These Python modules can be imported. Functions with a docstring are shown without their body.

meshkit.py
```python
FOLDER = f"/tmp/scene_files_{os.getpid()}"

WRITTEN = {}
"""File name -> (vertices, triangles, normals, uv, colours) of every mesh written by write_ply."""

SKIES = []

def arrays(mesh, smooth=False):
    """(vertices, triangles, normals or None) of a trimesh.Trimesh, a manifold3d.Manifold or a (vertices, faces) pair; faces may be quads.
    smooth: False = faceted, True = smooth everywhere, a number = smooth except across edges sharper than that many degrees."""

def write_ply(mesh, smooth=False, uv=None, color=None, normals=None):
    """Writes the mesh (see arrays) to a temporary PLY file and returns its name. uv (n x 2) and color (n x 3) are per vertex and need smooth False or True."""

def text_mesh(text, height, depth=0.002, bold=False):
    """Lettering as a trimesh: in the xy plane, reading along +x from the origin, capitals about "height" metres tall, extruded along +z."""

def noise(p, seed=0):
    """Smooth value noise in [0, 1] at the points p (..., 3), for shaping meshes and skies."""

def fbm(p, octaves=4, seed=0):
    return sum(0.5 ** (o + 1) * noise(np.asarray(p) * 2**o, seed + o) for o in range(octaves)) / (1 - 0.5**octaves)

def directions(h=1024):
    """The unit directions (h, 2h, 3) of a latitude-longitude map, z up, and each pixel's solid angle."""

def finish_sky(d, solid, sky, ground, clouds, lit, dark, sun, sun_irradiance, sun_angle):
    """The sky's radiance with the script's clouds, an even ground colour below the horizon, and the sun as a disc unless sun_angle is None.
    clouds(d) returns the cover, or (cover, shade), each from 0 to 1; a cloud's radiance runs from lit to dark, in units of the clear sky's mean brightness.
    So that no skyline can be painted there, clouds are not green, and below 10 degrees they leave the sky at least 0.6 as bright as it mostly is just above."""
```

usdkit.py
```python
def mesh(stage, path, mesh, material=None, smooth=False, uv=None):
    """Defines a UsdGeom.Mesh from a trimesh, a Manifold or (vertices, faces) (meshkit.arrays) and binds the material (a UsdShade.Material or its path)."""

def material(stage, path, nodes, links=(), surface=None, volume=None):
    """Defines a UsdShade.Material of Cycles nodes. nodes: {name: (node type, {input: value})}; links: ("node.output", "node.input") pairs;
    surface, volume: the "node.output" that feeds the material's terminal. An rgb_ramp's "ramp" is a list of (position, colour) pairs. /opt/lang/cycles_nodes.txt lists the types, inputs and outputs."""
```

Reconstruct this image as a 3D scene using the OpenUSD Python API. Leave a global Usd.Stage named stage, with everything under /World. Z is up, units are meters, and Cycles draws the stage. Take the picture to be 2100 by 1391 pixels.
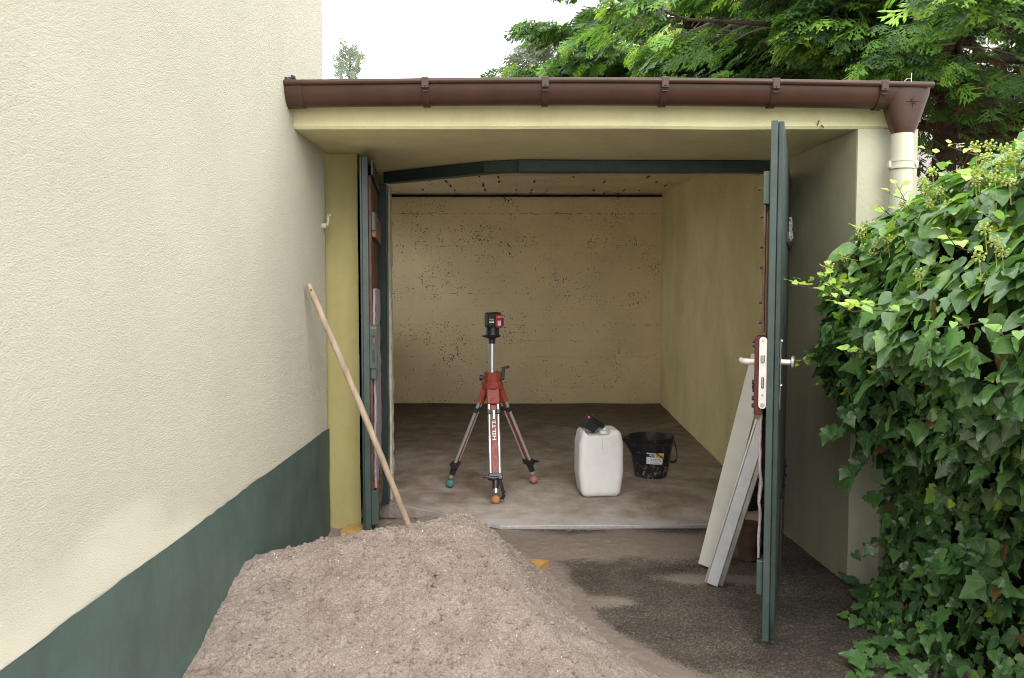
import math, random
import numpy as np, trimesh, manifold3d as m3
import usdkit, meshkit
from pxr import Usd, UsdGeom, UsdLux, UsdShade, Gf, Sdf, Vt

stage = Usd.Stage.CreateInMemory()
UsdGeom.SetStageUpAxis(stage, "Z"); UsdGeom.SetStageMetersPerUnit(stage, 1.0)
UsdGeom.Xform.Define(stage, "/World"); UsdGeom.Scope.Define(stage, "/World/Looks")
RNG = np.random.default_rng(7)

# ------------------------------------------------------------------ camera, sky, sun, exposure
FPX, CAMH = 1650.0, 1.40
TILT = math.atan(95.5 / FPX)
cam = UsdGeom.Camera.Define(stage, "/World/camera")
cam.CreateHorizontalApertureAttr(36.0); cam.CreateFocalLengthAttr(36.0 * FPX / 2100.0)
cam.CreateClippingRangeAttr((0.05, 2000.0))
cam.AddTranslateOp().Set(Gf.Vec3d(0, 0, CAMH)); cam.AddRotateXOp().Set(90.0 - math.degrees(TILT))
EXPOSURE = 0.72
cam.CreateExposureAttr(EXPOSURE)
SUN_DIR = np.array([0.14, -0.79, 0.62]); SUN_DIR /= np.linalg.norm(SUN_DIR)
SUN_EL = math.asin(SUN_DIR[2]); SUN_ROT = math.atan2(SUN_DIR[0], SUN_DIR[1])
SKY_STRENGTH, CLOUD = 0.10, (21.0, 21.6, 22.4)
usdkit.material(stage, "/World/Looks/sky_look", {
    "sky": ("sky_texture", {"sky_type": "single_scattering", "sun_disc": False, "sun_elevation": SUN_EL, "sun_rotation": SUN_ROT}),
    "co": ("texture_coordinate", {}), "n": ("noise_texture", {"scale": 2.2, "detail": 4.0, "roughness": 0.55}),
    "r": ("rgb_ramp", {"ramp": [(0.30, (0.86, 0.86, 0.86)), (0.70, (1.08, 1.08, 1.08))]}),
    "cl": ("mix", {"mix_type": "multiply", "fac": 1.0, "color1": CLOUD}),
    "mx": ("mix", {"mix_type": "mix", "fac": 0.92}),
    "bg": ("background_shader", {"strength": SKY_STRENGTH})},
    [("co.generated", "n.vector"), ("n.fac", "r.fac"), ("r.color", "cl.color2"), ("sky.color", "mx.color1"), ("cl.color", "mx.color2"), ("mx.color", "bg.color")],
    surface="bg.background")
sky = UsdLux.DomeLight.Define(stage, "/World/sky")
UsdShade.MaterialBindingAPI.Apply(sky.GetPrim()).Bind(UsdShade.Material.Get(stage, "/World/Looks/sky_look"))
sky.GetPrim().SetCustomDataByKey("kind", "structure"); sky.GetPrim().SetCustomDataByKey("label", "bright white overcast sky above the garage roof")
sun = UsdLux.DistantLight.Define(stage, "/World/sun")
sun.CreateIntensityAttr(0.40); sun.CreateAngleAttr(34.0); sun.CreateColorAttr(Gf.Vec3f(1.0, 0.96, 0.90))
sun.CreateNormalizeAttr(True)
_q = Gf.Rotation(Gf.Vec3d(0, 0, -1), Gf.Vec3d(*(-SUN_DIR))).GetQuat()
sun.AddOrientOp().Set(Gf.Quatf(_q))

# ------------------------------------------------------------------ where a photograph position lies in the place
CT, ST = math.cos(TILT), math.sin(TILT)
def ray(px, py):
    a, b = (px - 1050.0) / FPX, (695.5 - py) / FPX
    return np.array([a, CT + b * ST, -ST + b * CT])
def P(px, py, Y):
    d = ray(px, py); return np.array([0, 0, CAMH]) + d * (Y / d[1])
def PX(px, py, X):
    d = ray(px, py); return np.array([0, 0, CAMH]) + d * (X / d[0])
def G(px, py, z=0.0):
    d = ray(px, py); return np.array([0, 0, CAMH]) + d * ((z - CAMH) / d[2])

# ------------------------------------------------------------------ prims
OFF, USED = {}, set()
def numbered(parent, name):
    p, k = f"{parent}/{name}", 0
    while p in USED:
        k += 1; p = f"{parent}/{name}_{k:03d}"
    USED.add(p); return p
def keys(prim, label=None, cat=None, group=None, kind=None):
    for k, v in (("label", label), ("category", cat), ("group", group), ("kind", kind)):
        if v: prim.SetCustomDataByKey(k, v)
def thing(name, label=None, cat=None, base=(0, 0, 0), group=None, kind=None):
    path = numbered("/World", name); x = UsdGeom.Xform.Define(stage, path)
    x.AddTranslateOp().Set(Gf.Vec3d(*map(float, base))); OFF[path] = np.array(base, float)
    keys(x.GetPrim(), label, cat, group, kind); return path
def part(name, mesh, mat, parent, smooth=False, label=None, kind=None, tone=None, uv=None):
    """One mesh given in world coordinates, under its thing or part."""
    path = numbered(parent, name); OFF[path] = OFF[parent]
    if isinstance(mesh, list): mesh = cat(*mesh)
    if hasattr(mesh, "to_mesh"):
        mm = mesh.to_mesh(); mesh = trimesh.Trimesh(mm.vert_properties[:, :3], mm.tri_verts, process=False)
    v = np.asarray(mesh.vertices) - OFF[parent]
    t = trimesh.Trimesh(v, np.asarray(mesh.faces), process=False)
    g = usdkit.mesh(stage, path, t, LOOK[mat], smooth, uv)
    if tone is not None:
        UsdGeom.PrimvarsAPI(g).CreatePrimvar("tone", Sdf.ValueTypeNames.FloatArray, "vertex").Set(Vt.FloatArray.FromNumpy(np.asarray(tone, np.float32)))
    keys(g.GetPrim(), label, None, None, kind); return path
def each(name, meshes, mat, parent, smooth=False):
    for m in meshes: part(name, m, mat, parent, smooth)
def solo(name, mesh, mat, label=None, cat=None, smooth=False, group=None, kind=None, tone=None, uv=None):
    OFF["/World"] = np.zeros(3)
    p = part(name, mesh, mat, "/World", smooth, None, None, tone, uv)
    keys(stage.GetPrimAtPath(p), label, cat, group, kind); return p

# ------------------------------------------------------------------ shapes
def cat(*ms): return trimesh.util.concatenate([m for m in ms])
def tm(man):
    mm = man.to_mesh(); return trimesh.Trimesh(mm.vert_properties[:, :3].astype(float), mm.tri_verts, process=False)
def hull(pts): return tm(m3.Manifold.hull_points(np.asarray(pts, float)))
def box(x0, x1, y0, y1, z0, z1, b=0.0):
    if b <= 0:
        return trimesh.creation.box(bounds=[[x0, y0, z0], [x1, y1, z1]])
    pts = []
    for x, sx in ((x0, 1), (x1, -1)):
        for y, sy in ((y0, 1), (y1, -1)):
            for z, sz in ((z0, 1), (z1, -1)):
                pts += [(x + sx * b, y + sy * b, z), (x + sx * b, y, z + sz * b), (x, y + sy * b, z + sz * b)]
    return hull(pts)
def frame(mesh, o, u, n, w):
    """Local (u, n, w) coordinates to the world."""
    m = mesh.copy(); M = np.stack([u, n, w], 1)
    m.vertices = np.asarray(mesh.vertices) @ M.T + np.asarray(o)
    if np.linalg.det(M) < 0: m.faces = m.faces[:, ::-1]
    return m
def unit(v): v = np.asarray(v, float); return v / np.linalg.norm(v)
def bar(p0, p1, wd, th, side=(0, 0, 1), b=0.002):
    """A straight bar from p0 to p1; wd along 'side' made square to the bar, th across both."""
    p0, p1 = np.asarray(p0, float), np.asarray(p1, float); a = unit(p1 - p0); s = np.asarray(side, float); s = unit(s - a * (s @ a)); t = np.cross(a, s)
    return frame(box(0, np.linalg.norm(p1 - p0), -wd / 2, wd / 2, -th / 2, th / 2, b), p0, a, s, t)
def tube(pts, r, n=10, caps=True):
    p = np.asarray(pts, float); r = np.broadcast_to(np.asarray(r, float), (len(p),))
    t = np.gradient(p, axis=0); t /= np.linalg.norm(t, axis=1, keepdims=True) + 1e-12
    a = np.cross(t[0], [0, 0, 1.0] if abs(t[0][2]) < .9 else [1.0, 0, 0]); a /= np.linalg.norm(a); A = [a]
    for i in range(1, len(p)):
        a = A[-1] - t[i] * (A[-1] @ t[i]); A.append(a / np.linalg.norm(a))
    A = np.array(A); B = np.cross(t, A); ang = np.arange(n) * 2 * np.pi / n
    v = p[:, None] + r[:, None, None] * (np.cos(ang)[None, :, None] * A[:, None] + np.sin(ang)[None, :, None] * B[:, None])
    i, j = np.meshgrid(np.arange(len(p) - 1), np.arange(n), indexing="ij"); k = (j + 1) % n
    f = np.vstack([np.stack([i * n + j, i * n + k, (i + 1) * n + k], -1).reshape(-1, 3), np.stack([i * n + j, (i + 1) * n + k, (i + 1) * n + j], -1).reshape(-1, 3)])
    v = v.reshape(-1, 3)
    if caps:
        m = len(v); v = np.vstack([v, p[:1], p[-1:]]); q = np.arange(n)
        f = np.vstack([f, np.stack([np.full(n, m), (q + 1) % n, q], 1), np.stack([np.full(n, m + 1), (len(p) - 1) * n + q, (len(p) - 1) * n + (q + 1) % n], 1)])
    return trimesh.Trimesh(v, f, process=False)
def lathe(prof, c=(0, 0, 0), n=40):
    prof = np.asarray(prof, float); ang = np.arange(n) * 2 * np.pi / n
    v = np.stack([prof[:, 0, None] * np.cos(ang), prof[:, 0, None] * np.sin(ang), np.broadcast_to(prof[:, 1, None], (len(prof), n))], -1).reshape(-1, 3) + np.asarray(c)
    i, j = np.meshgrid(np.arange(len(prof) - 1), np.arange(n), indexing="ij"); k = (j + 1) % n
    f = np.vstack([np.stack([i * n + j, i * n + k, (i + 1) * n + k], -1).reshape(-1, 3), np.stack([i * n + j, (i + 1) * n + k, (i + 1) * n + j], -1).reshape(-1, 3)])
    return trimesh.Trimesh(v, f, process=False)
def ball(c, r, s=2, sc=(1, 1, 1)):
    m = trimesh.creation.icosphere(s, 1.0); m.vertices = m.vertices * r * np.asarray(sc) + np.asarray(c); return m
def rbox(c, size, r, n=2, yaw=0.0, pitch=0.0, roll=0.0):
    """Box with rounded edges, turned about its centre."""
    s = trimesh.creation.icosphere(n, r).vertices; h = np.asarray(size) / 2 - r
    m = hull(np.vstack([s + h * np.array([a, b, d]) for a in (-1, 1) for b in (-1, 1) for d in (-1, 1)]))
    m.apply_transform(trimesh.transformations.euler_matrix(roll, pitch, yaw)); m.apply_translation(c); return m
def prism(poly, z0, z1):
    from shapely.geometry import Polygon
    m = trimesh.creation.extrude_polygon(Polygon(poly), z1 - z0, engine="earcut"); m.apply_translation((0, 0, z0)); return m
def grid(xs, ys, hfun):
    X, Y = np.meshgrid(xs, ys, indexing="ij"); v = hfun(X, Y); nx, ny = len(xs), len(ys)
    i, j = np.meshgrid(np.arange(nx - 1), np.arange(ny - 1), indexing="ij"); a = i * ny + j
    q = np.stack([a, a + ny, a + ny + 1, a + 1], -1).reshape(-1, 4)
    return trimesh.Trimesh(v.reshape(-1, 3), np.vstack([q[:, [0, 1, 2]], q[:, [0, 2, 3]]]), process=False)
def noise(p, scale, seed=0): return meshkit.noise(np.asarray(p) / scale, seed) - 0.5
def fbm(p, scale, o=3, seed=0): return meshkit.fbm(np.asarray(p) / scale, o, seed) - 0.5
def uneven(mesh, edge, amp, scale=0.35, seed=0, fine=0.0):
    """Hand-plastered: cut small and pushed in and out a little."""
    v, f = trimesh.remesh.subdivide_to_size(mesh.vertices, mesh.faces, edge, max_iter=14)
    m = trimesh.Trimesh(v, f, process=True); v = np.array(m.vertices)
    d = np.stack([fbm(v, scale, 3, seed + k) for k in range(3)], 1) * amp * 2
    if fine: d += np.stack([noise(v, 0.03, seed + 9 + k) for k in range(3)], 1) * fine
    return trimesh.Trimesh(v + d, m.faces, process=False)

# ------------------------------------------------------------------ looks
LOOK = {}
def look(name, nodes, links, surface="p.BSDF"):
    LOOK[name] = usdkit.material(stage, f"/World/Looks/{name}", nodes, links, surface=surface)
def paint(name, c, rough=0.6, var=0.12, scale=3.0, bump=0.0, bscale=60.0, c2=None, spec=0.5, metal=0.0, dist=0.01, coat=0.0, streak=0.0):
    """A colour that wanders a little, with fine relief."""
    c = np.array(c, float); hi = np.array(c2, float) if c2 is not None else np.minimum(c * (1 + var), 1); lo = c * (1 - var)
    nodes = {"g": ("geometry", {}), "n": ("noise_texture", {"scale": scale, "detail": 6.0, "roughness": 0.62}), "r": ("rgb_ramp", {"ramp": [(0.3, tuple(lo)), (0.72, tuple(hi))]}),
             "p": ("principled_bsdf", {"roughness": rough, "specular_ior_level": spec, "metallic": metal, "coat_weight": coat})}
    links = [("g.position", "n.vector"), ("n.fac", "r.fac"), ("r.color", "p.base_color")]
    if bump:
        nodes["bn"] = ("noise_texture", {"scale": bscale, "detail": 4.0, "roughness": 0.6}); nodes["b"] = ("bump", {"strength": bump, "distance": dist})
        links += [("g.position", "bn.vector"), ("bn.fac", "b.height"), ("b.normal", "p.normal")]
    if streak:   # rain runs and rubbed-off patches
        nodes.update({"sm": ("mapping", {"scale": (5.0, 5.0, 1.3)}), "sn": ("noise_texture", {"scale": 1.0, "detail": 6.0, "roughness": 0.65}), "s2": ("noise_texture", {"scale": 23.0, "detail": 5.0, "roughness": 0.7}),
                      "sr": ("rgb_ramp", {"ramp": [(0.30, (1 - streak,) * 3), (0.55, (1, 1, 1)), (0.78, (1 + streak * 0.5,) * 3)]}), "sa": ("math", {"math_type": "multiply_add", "value2": 0.35, "value3": -0.175}), "sb": ("math", {"math_type": "add"}), "sx": ("mix", {"mix_type": "multiply", "fac": 1.0})})
        links.remove(("r.color", "p.base_color"))
        links += [("g.position", "sm.vector"), ("sm.vector", "sn.vector"), ("g.position", "s2.vector"), ("s2.fac", "sa.value1"), ("sa.value", "sb.value1"), ("sn.fac", "sb.value2"), ("sb.value", "sr.fac"), ("r.color", "sx.color1"), ("sr.color", "sx.color2"), ("sx.color", "p.base_color")]
    look(name, nodes, links)

CREAM = (0.62, 0.572, 0.335)
look("roughcast", {"g": ("geometry", {}), "m": ("mapping", {"scale": (1.0, 0.6, 1.0), "rotation": (0.35, 0.0, 0.0)}), "n": ("noise_texture", {"scale": 1.6, "detail": 6.0, "roughness": 0.62}),
    "r": ("rgb_ramp", {"ramp": [(0.3, (0.566, 0.530, 0.408)), (0.72, (0.620, 0.580, 0.446))]}), "bn": ("noise_texture", {"scale": 225.0, "detail": 4.0, "roughness": 0.70}), "at": ("attribute", {"attribute": "tone"}), "hm": ("math", {"math_type": "multiply"}),
    "b": ("bump", {"strength": 1.0, "distance": 0.0095}), "p": ("principled_bsdf", {"roughness": 0.9, "specular_ior_level": 0.2})},
    [("g.position", "m.vector"), ("m.vector", "bn.vector"), ("g.position", "n.vector"), ("n.fac", "r.fac"), ("r.color", "p.base_color"), ("bn.fac", "hm.value1"), ("at.fac", "hm.value2"), ("hm.value", "b.height"), ("b.normal", "p.normal")])
paint("render_body", (0.4648, 0.4357, 0.3735), 0.9, 0.06, 1.6, 0.3, 90, spec=0.2)
paint("plinth_green", (0.052, 0.080, 0.066), 0.62, 0.26, 2.6, 0.35, 60, spec=0.35, dist=0.005, streak=0.20)
paint("masonry_cream", CREAM, 0.75, 0.05, 2.2, 0.35, 55, spec=0.25, dist=0.005, streak=0.10)
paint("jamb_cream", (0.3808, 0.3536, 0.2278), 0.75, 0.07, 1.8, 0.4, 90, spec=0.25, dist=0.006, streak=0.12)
paint("pier_cream", (0.425, 0.41, 0.30), 0.75, 0.05, 2.2, 0.35, 55, spec=0.25, dist=0.005, streak=0.10)
paint("pillar_yellow", (0.325, 0.285, 0.118), 0.7, 0.08, 1.8, 0.3, 50, spec=0.3, dist=0.005, streak=0.12)
paint("gutter_brown", (0.046, 0.0185, 0.0110), 0.42, 0.15, 7, 0.05, 200, spec=0.38, dist=0.002, streak=0.22)
paint("gutter_bracket", (0.040, 0.017, 0.0105), 0.45, 0.25, 30, spec=0.38)
paint("pipe_cream", (0.468, 0.4407, 0.3354), 0.42, 0.05, 4, spec=0.5)
paint("door_green", (0.043, 0.063, 0.054), 0.45, 0.22, 9, 0.25, 120, spec=0.45, dist=0.003, streak=0.15)
paint("door_green_outer", (0.024, 0.0384, 0.0352), 0.35, 0.3, 9, 0.2, 120, spec=0.5, dist=0.003)
paint("frame_green", (0.020, 0.033, 0.031), 0.45, 0.35, 14, 0.3, 90, spec=0.5, dist=0.003)
paint("plank_brown", (0.075, 0.034, 0.022), 0.6, 0.5, 9, 0.3, 60, c2=(0.13, 0.06, 0.035), spec=0.4)
paint("lock_maroon", (0.085, 0.022, 0.020), 0.75, 0.35, 120, 0.5, 300, spec=0.3)
paint("rail_wood", (0.17, 0.095, 0.055), 0.75, 0.4, 12, 0.3, 60, spec=0.3)
paint("foam", (0.30, 0.25, 0.26), 0.5, 0.25, 90, 0.8, 90, spec=0.5, dist=0.006)
paint("nickel", (0.62, 0.60, 0.56), 0.32, 0.1, 40, spec=0.5, metal=1.0)
paint("lock_face", (0.62, 0.59, 0.55), 0.45, 0.12, 40, spec=0.5, metal=0.35)
paint("iron_black", (0.018, 0.018, 0.020), 0.45, 0.4, 60, spec=0.5)
paint("rust_strap", (0.12, 0.075, 0.055), 0.75, 0.5, 60, spec=0.4)
paint("screw_steel", (0.45, 0.44, 0.42), 0.35, 0.1, 10, metal=1.0)
paint("paint_white_drip", (0.6, 0.6, 0.58), 0.7, 0.1, 10)
paint("alu", (0.72, 0.72, 0.72), 0.34, 0.14, 55, spec=0.5, metal=0.9)
paint("alu_rule", (0.561, 0.5653, 0.578), 0.42, 0.12, 14, spec=0.5, metal=0.55)
paint("alu_dark", (0.34, 0.33, 0.32), 0.3, 0.2, 14, spec=0.5, metal=0.9)
paint("board_white", (0.561, 0.544, 0.4845), 0.55, 0.06, 9, 0.1, 40, spec=0.35)
paint("tripod_red", (0.27, 0.045, 0.030), 0.5, 0.25, 22, spec=0.4)
paint("tripod_strip", (0.30, 0.070, 0.055), 0.6, 0.35, 40, c2=(0.36, 0.13, 0.11), spec=0.3)
paint("plastic_black", (0.014, 0.014, 0.016), 0.45, 0.2, 40, spec=0.5)
paint("rubber_black", (0.010, 0.010, 0.012), 0.7, 0.2, 40, spec=0.3)
paint("laser_red", (0.36, 0.018, 0.016), 0.4, 0.1, 20, spec=0.5)
paint("print_white", (0.78, 0.78, 0.78), 0.6, 0.03, 20)
paint("print_grey", (0.25, 0.25, 0.27), 0.6, 0.03, 20)
paint("print_blue", (0.02, 0.04, 0.16), 0.5, 0.05, 20)
paint("print_yellow", (0.72, 0.60, 0.14), 0.5, 0.1, 60)
paint("print_ochre", (0.42, 0.30, 0.03), 0.5, 0.1, 60)
paint("print_red", (0.5, 0.02, 0.02), 0.4, 0.05, 20)
paint("ball_green", (0.05, 0.16, 0.145), 0.75, 0.25, 60)
paint("ball_orange", (0.34, 0.11, 0.03), 0.6, 0.25, 50, c2=(0.52, 0.25, 0.10))
paint("ball_pink", (0.34, 0.05, 0.10), 0.7, 0.3, 38, c2=(0.40, 0.26, 0.15))
paint("can_white", (0.7052, 0.6966, 0.6708), 0.42, 0.05, 6, spec=0.4, streak=0.10)
paint("pot_brown", (0.10, 0.058, 0.038), 0.7, 0.4, 18)
paint("block_wood", (0.384, 0.216, 0.068), 0.7, 0.2, 20, 0.3, 80)
paint("tar", (0.035, 0.037, 0.035), 0.85, 0.6, 60, 0.8, 80)
paint("wood_core", (0.024, 0.030, 0.014), 0.95, 0.6, 20, 1.0, 30, spec=0.1, dist=0.05)
paint("bark", (0.040, 0.027, 0.020), 0.95, 0.5, 14, 1.0, 22, spec=0.1, dist=0.03)
paint("twig", (0.085, 0.052, 0.036), 0.8, 0.3, 30)
paint("pink_wall", (0.78, 0.33, 0.25), 0.9, 0.08, 0.8)
paint("pale_wall", (0.40, 0.39, 0.37), 0.9, 0.05, 0.8)
paint("ochre_wall", (0.45, 0.25, 0.10), 0.9, 0.2, 1.5)
paint("roof_tile", (0.24, 0.10, 0.06), 0.85, 0.3, 6)
paint("window_dark", (0.03, 0.035, 0.04), 0.15, 0.2, 2)
paint("shutter", (0.72, 0.71, 0.68), 0.7, 0.05, 2)
paint("gravel", (0.437, 0.4085, 0.361), 0.95, 0.3, 3, 0.5, 40, spec=0.1)
paint("soil", (0.068, 0.052, 0.0384), 0.95, 0.4, 3, 0.6, 30, spec=0.1)
paint("roof_felt", (0.09, 0.088, 0.085), 0.9, 0.3, 5, 0.4, 60)

# painted blocks of the garage inside: cream paint with pits where the block shows
def pitted(name, c, amount, scale=34.0, dirt=0.0):
    c = np.array(c)
    look(name, {"g": ("geometry", {}), "m": ("mapping", {"scale": (1.0, 1.0, 1.25)}),
        "n": ("noise_texture", {"scale": scale, "detail": 3.0, "roughness": 0.55}), "big": ("noise_texture", {"scale": 2.1, "detail": 3.0}), "mid": ("noise_texture", {"scale": 8.0, "detail": 2.0}),
        "a": ("math", {"math_type": "multiply_add", "value2": 0.34, "value3": 0.0}), "a2": ("math", {"math_type": "multiply_add", "value2": 0.26}),
        "s": ("math", {"math_type": "add"}), "pit": ("map_range", {"from_min": amount, "from_max": amount + 0.03, "clamp": True}),
        "w": ("noise_texture", {"scale": 1.3, "detail": 5.0, "roughness": 0.65}), "wr": ("rgb_ramp", {"ramp": [(0.3, tuple(c * (0.86 - dirt))), (0.7, tuple(c * 1.05))]}),
        "mx": ("mix", {"mix_type": "mix", "color2": (0.085, 0.062, 0.045)}), "bn": ("noise_texture", {"scale": 60.0, "detail": 4.0}), "h": ("math", {"math_type": "multiply_add", "value2": -1.5}),
        "b": ("bump", {"strength": 0.45, "distance": 0.006}), "p": ("principled_bsdf", {"roughness": 0.8, "specular_ior_level": 0.2})},
        [("g.position", "m.vector"), ("m.vector", "n.vector"), ("g.position", "big.vector"), ("g.position", "mid.vector"), ("g.position", "w.vector"), ("g.position", "bn.vector"),
         ("big.fac", "a.value1"), ("mid.fac", "a2.value1"), ("a.value", "a2.value3"), ("a2.value", "s.value1"), ("n.fac", "s.value2"), ("s.value", "pit.value"), ("w.fac", "wr.fac"), ("wr.color", "mx.color1"), ("pit.result", "mx.fac"),
         ("pit.result", "h.value1"), ("bn.fac", "h.value3"), ("h.value", "b.height"), ("mx.color", "p.base_color"), ("b.normal", "p.normal")])
pitted("block_paint", (0.97, 0.80, 0.515), 0.962, 52.0)
pitted("ceiling_paint", (0.80, 0.68, 0.48), 0.96)
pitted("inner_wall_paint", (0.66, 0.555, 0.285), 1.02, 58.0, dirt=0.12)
paint("joint_dark", (0.06, 0.047, 0.038), 0.9, 0.4, 30)

# concrete floor: worn light grey and brown, dark and damp towards the back
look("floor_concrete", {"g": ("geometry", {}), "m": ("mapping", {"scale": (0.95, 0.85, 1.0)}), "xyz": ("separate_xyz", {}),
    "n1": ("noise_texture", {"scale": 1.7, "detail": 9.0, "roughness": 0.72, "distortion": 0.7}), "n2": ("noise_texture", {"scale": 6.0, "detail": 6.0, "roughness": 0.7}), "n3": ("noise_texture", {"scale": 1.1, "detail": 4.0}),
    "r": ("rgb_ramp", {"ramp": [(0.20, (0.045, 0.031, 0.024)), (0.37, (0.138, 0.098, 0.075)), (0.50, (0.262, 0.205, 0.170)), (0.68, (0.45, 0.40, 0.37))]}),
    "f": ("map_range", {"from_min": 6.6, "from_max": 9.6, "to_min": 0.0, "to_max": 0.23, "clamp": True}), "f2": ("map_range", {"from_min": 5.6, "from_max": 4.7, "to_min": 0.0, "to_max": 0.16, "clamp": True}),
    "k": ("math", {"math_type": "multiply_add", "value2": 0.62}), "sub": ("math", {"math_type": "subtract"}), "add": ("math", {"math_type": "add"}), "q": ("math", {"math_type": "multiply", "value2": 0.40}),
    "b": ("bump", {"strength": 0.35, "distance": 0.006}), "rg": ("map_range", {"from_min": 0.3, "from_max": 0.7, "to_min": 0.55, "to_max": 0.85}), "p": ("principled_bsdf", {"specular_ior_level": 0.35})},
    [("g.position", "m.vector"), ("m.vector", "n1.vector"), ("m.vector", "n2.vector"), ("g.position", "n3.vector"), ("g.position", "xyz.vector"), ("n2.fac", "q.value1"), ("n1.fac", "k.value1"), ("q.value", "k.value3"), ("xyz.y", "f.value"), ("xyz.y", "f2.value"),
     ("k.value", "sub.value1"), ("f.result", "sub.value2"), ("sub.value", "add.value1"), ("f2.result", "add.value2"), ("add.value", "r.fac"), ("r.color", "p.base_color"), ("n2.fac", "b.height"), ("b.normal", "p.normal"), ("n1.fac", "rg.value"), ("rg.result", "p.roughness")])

# asphalt with sand swept over it; the sand cover comes with the mesh ("tone")
look("asphalt", {"g": ("geometry", {}), "at": ("attribute", {"attribute": "tone"}),
    "v": ("noise_texture", {"scale": 95.0, "detail": 5.0, "roughness": 0.85}), "r": ("rgb_ramp", {"ramp": [(0.34, (0.019, 0.016, 0.013)), (0.50, (0.068, 0.056, 0.046)), (0.60, (0.137, 0.114, 0.092)), (0.72, (0.34, 0.30, 0.25))]}),
    "w": ("noise_texture", {"scale": 3.2, "detail": 6.0, "roughness": 0.65}), "wr": ("rgb_ramp", {"ramp": [(0.30, (0.55, 0.52, 0.5)), (0.68, (1.35, 1.32, 1.28))]}), "mul": ("mix", {"mix_type": "multiply", "fac": 1.0}),
    "mo": ("noise_texture", {"scale": 4.5, "detail": 5.0}), "mor": ("map_range", {"from_min": 0.60, "from_max": 0.72, "to_max": 0.55, "clamp": True}), "moss": ("mix", {"mix_type": "mix", "color2": (0.075, 0.075, 0.028)}),
    "sn": ("noise_texture", {"scale": 260.0, "detail": 3.0, "roughness": 0.7}), "sr": ("rgb_ramp", {"ramp": [(0.3, (0.115, 0.087, 0.069)), (0.7, (0.28, 0.226, 0.187))]}),
    "e": ("math", {"math_type": "multiply_add", "value2": 1.3, "value3": -0.65}), "e2": ("math", {"math_type": "add"}), "er": ("map_range", {"from_min": 0.35, "from_max": 0.62, "clamp": True}),
    "mx": ("mix", {"mix_type": "mix"}), "b": ("bump", {"strength": 0.8, "distance": 0.004}), "p": ("principled_bsdf", {"roughness": 0.88, "specular_ior_level": 0.25})},
    [("g.position", "v.vector"), ("g.position", "w.vector"), ("g.position", "mo.vector"), ("g.position", "sn.vector"), ("v.fac", "r.fac"), ("w.fac", "wr.fac"), ("r.color", "mul.color1"), ("wr.color", "mul.color2"),
     ("mo.fac", "mor.value"), ("mor.result", "moss.fac"), ("mul.color", "moss.color1"), ("sn.fac", "sr.fac"), ("v.fac", "e.value1"), ("e.value", "e2.value1"), ("at.fac", "e2.value2"), ("e2.value", "er.value"), ("er.result", "mx.fac"),
     ("moss.color", "mx.color1"), ("sr.color", "mx.color2"), ("v.fac", "b.height"), ("mx.color", "p.base_color"), ("b.normal", "p.normal")])

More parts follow.
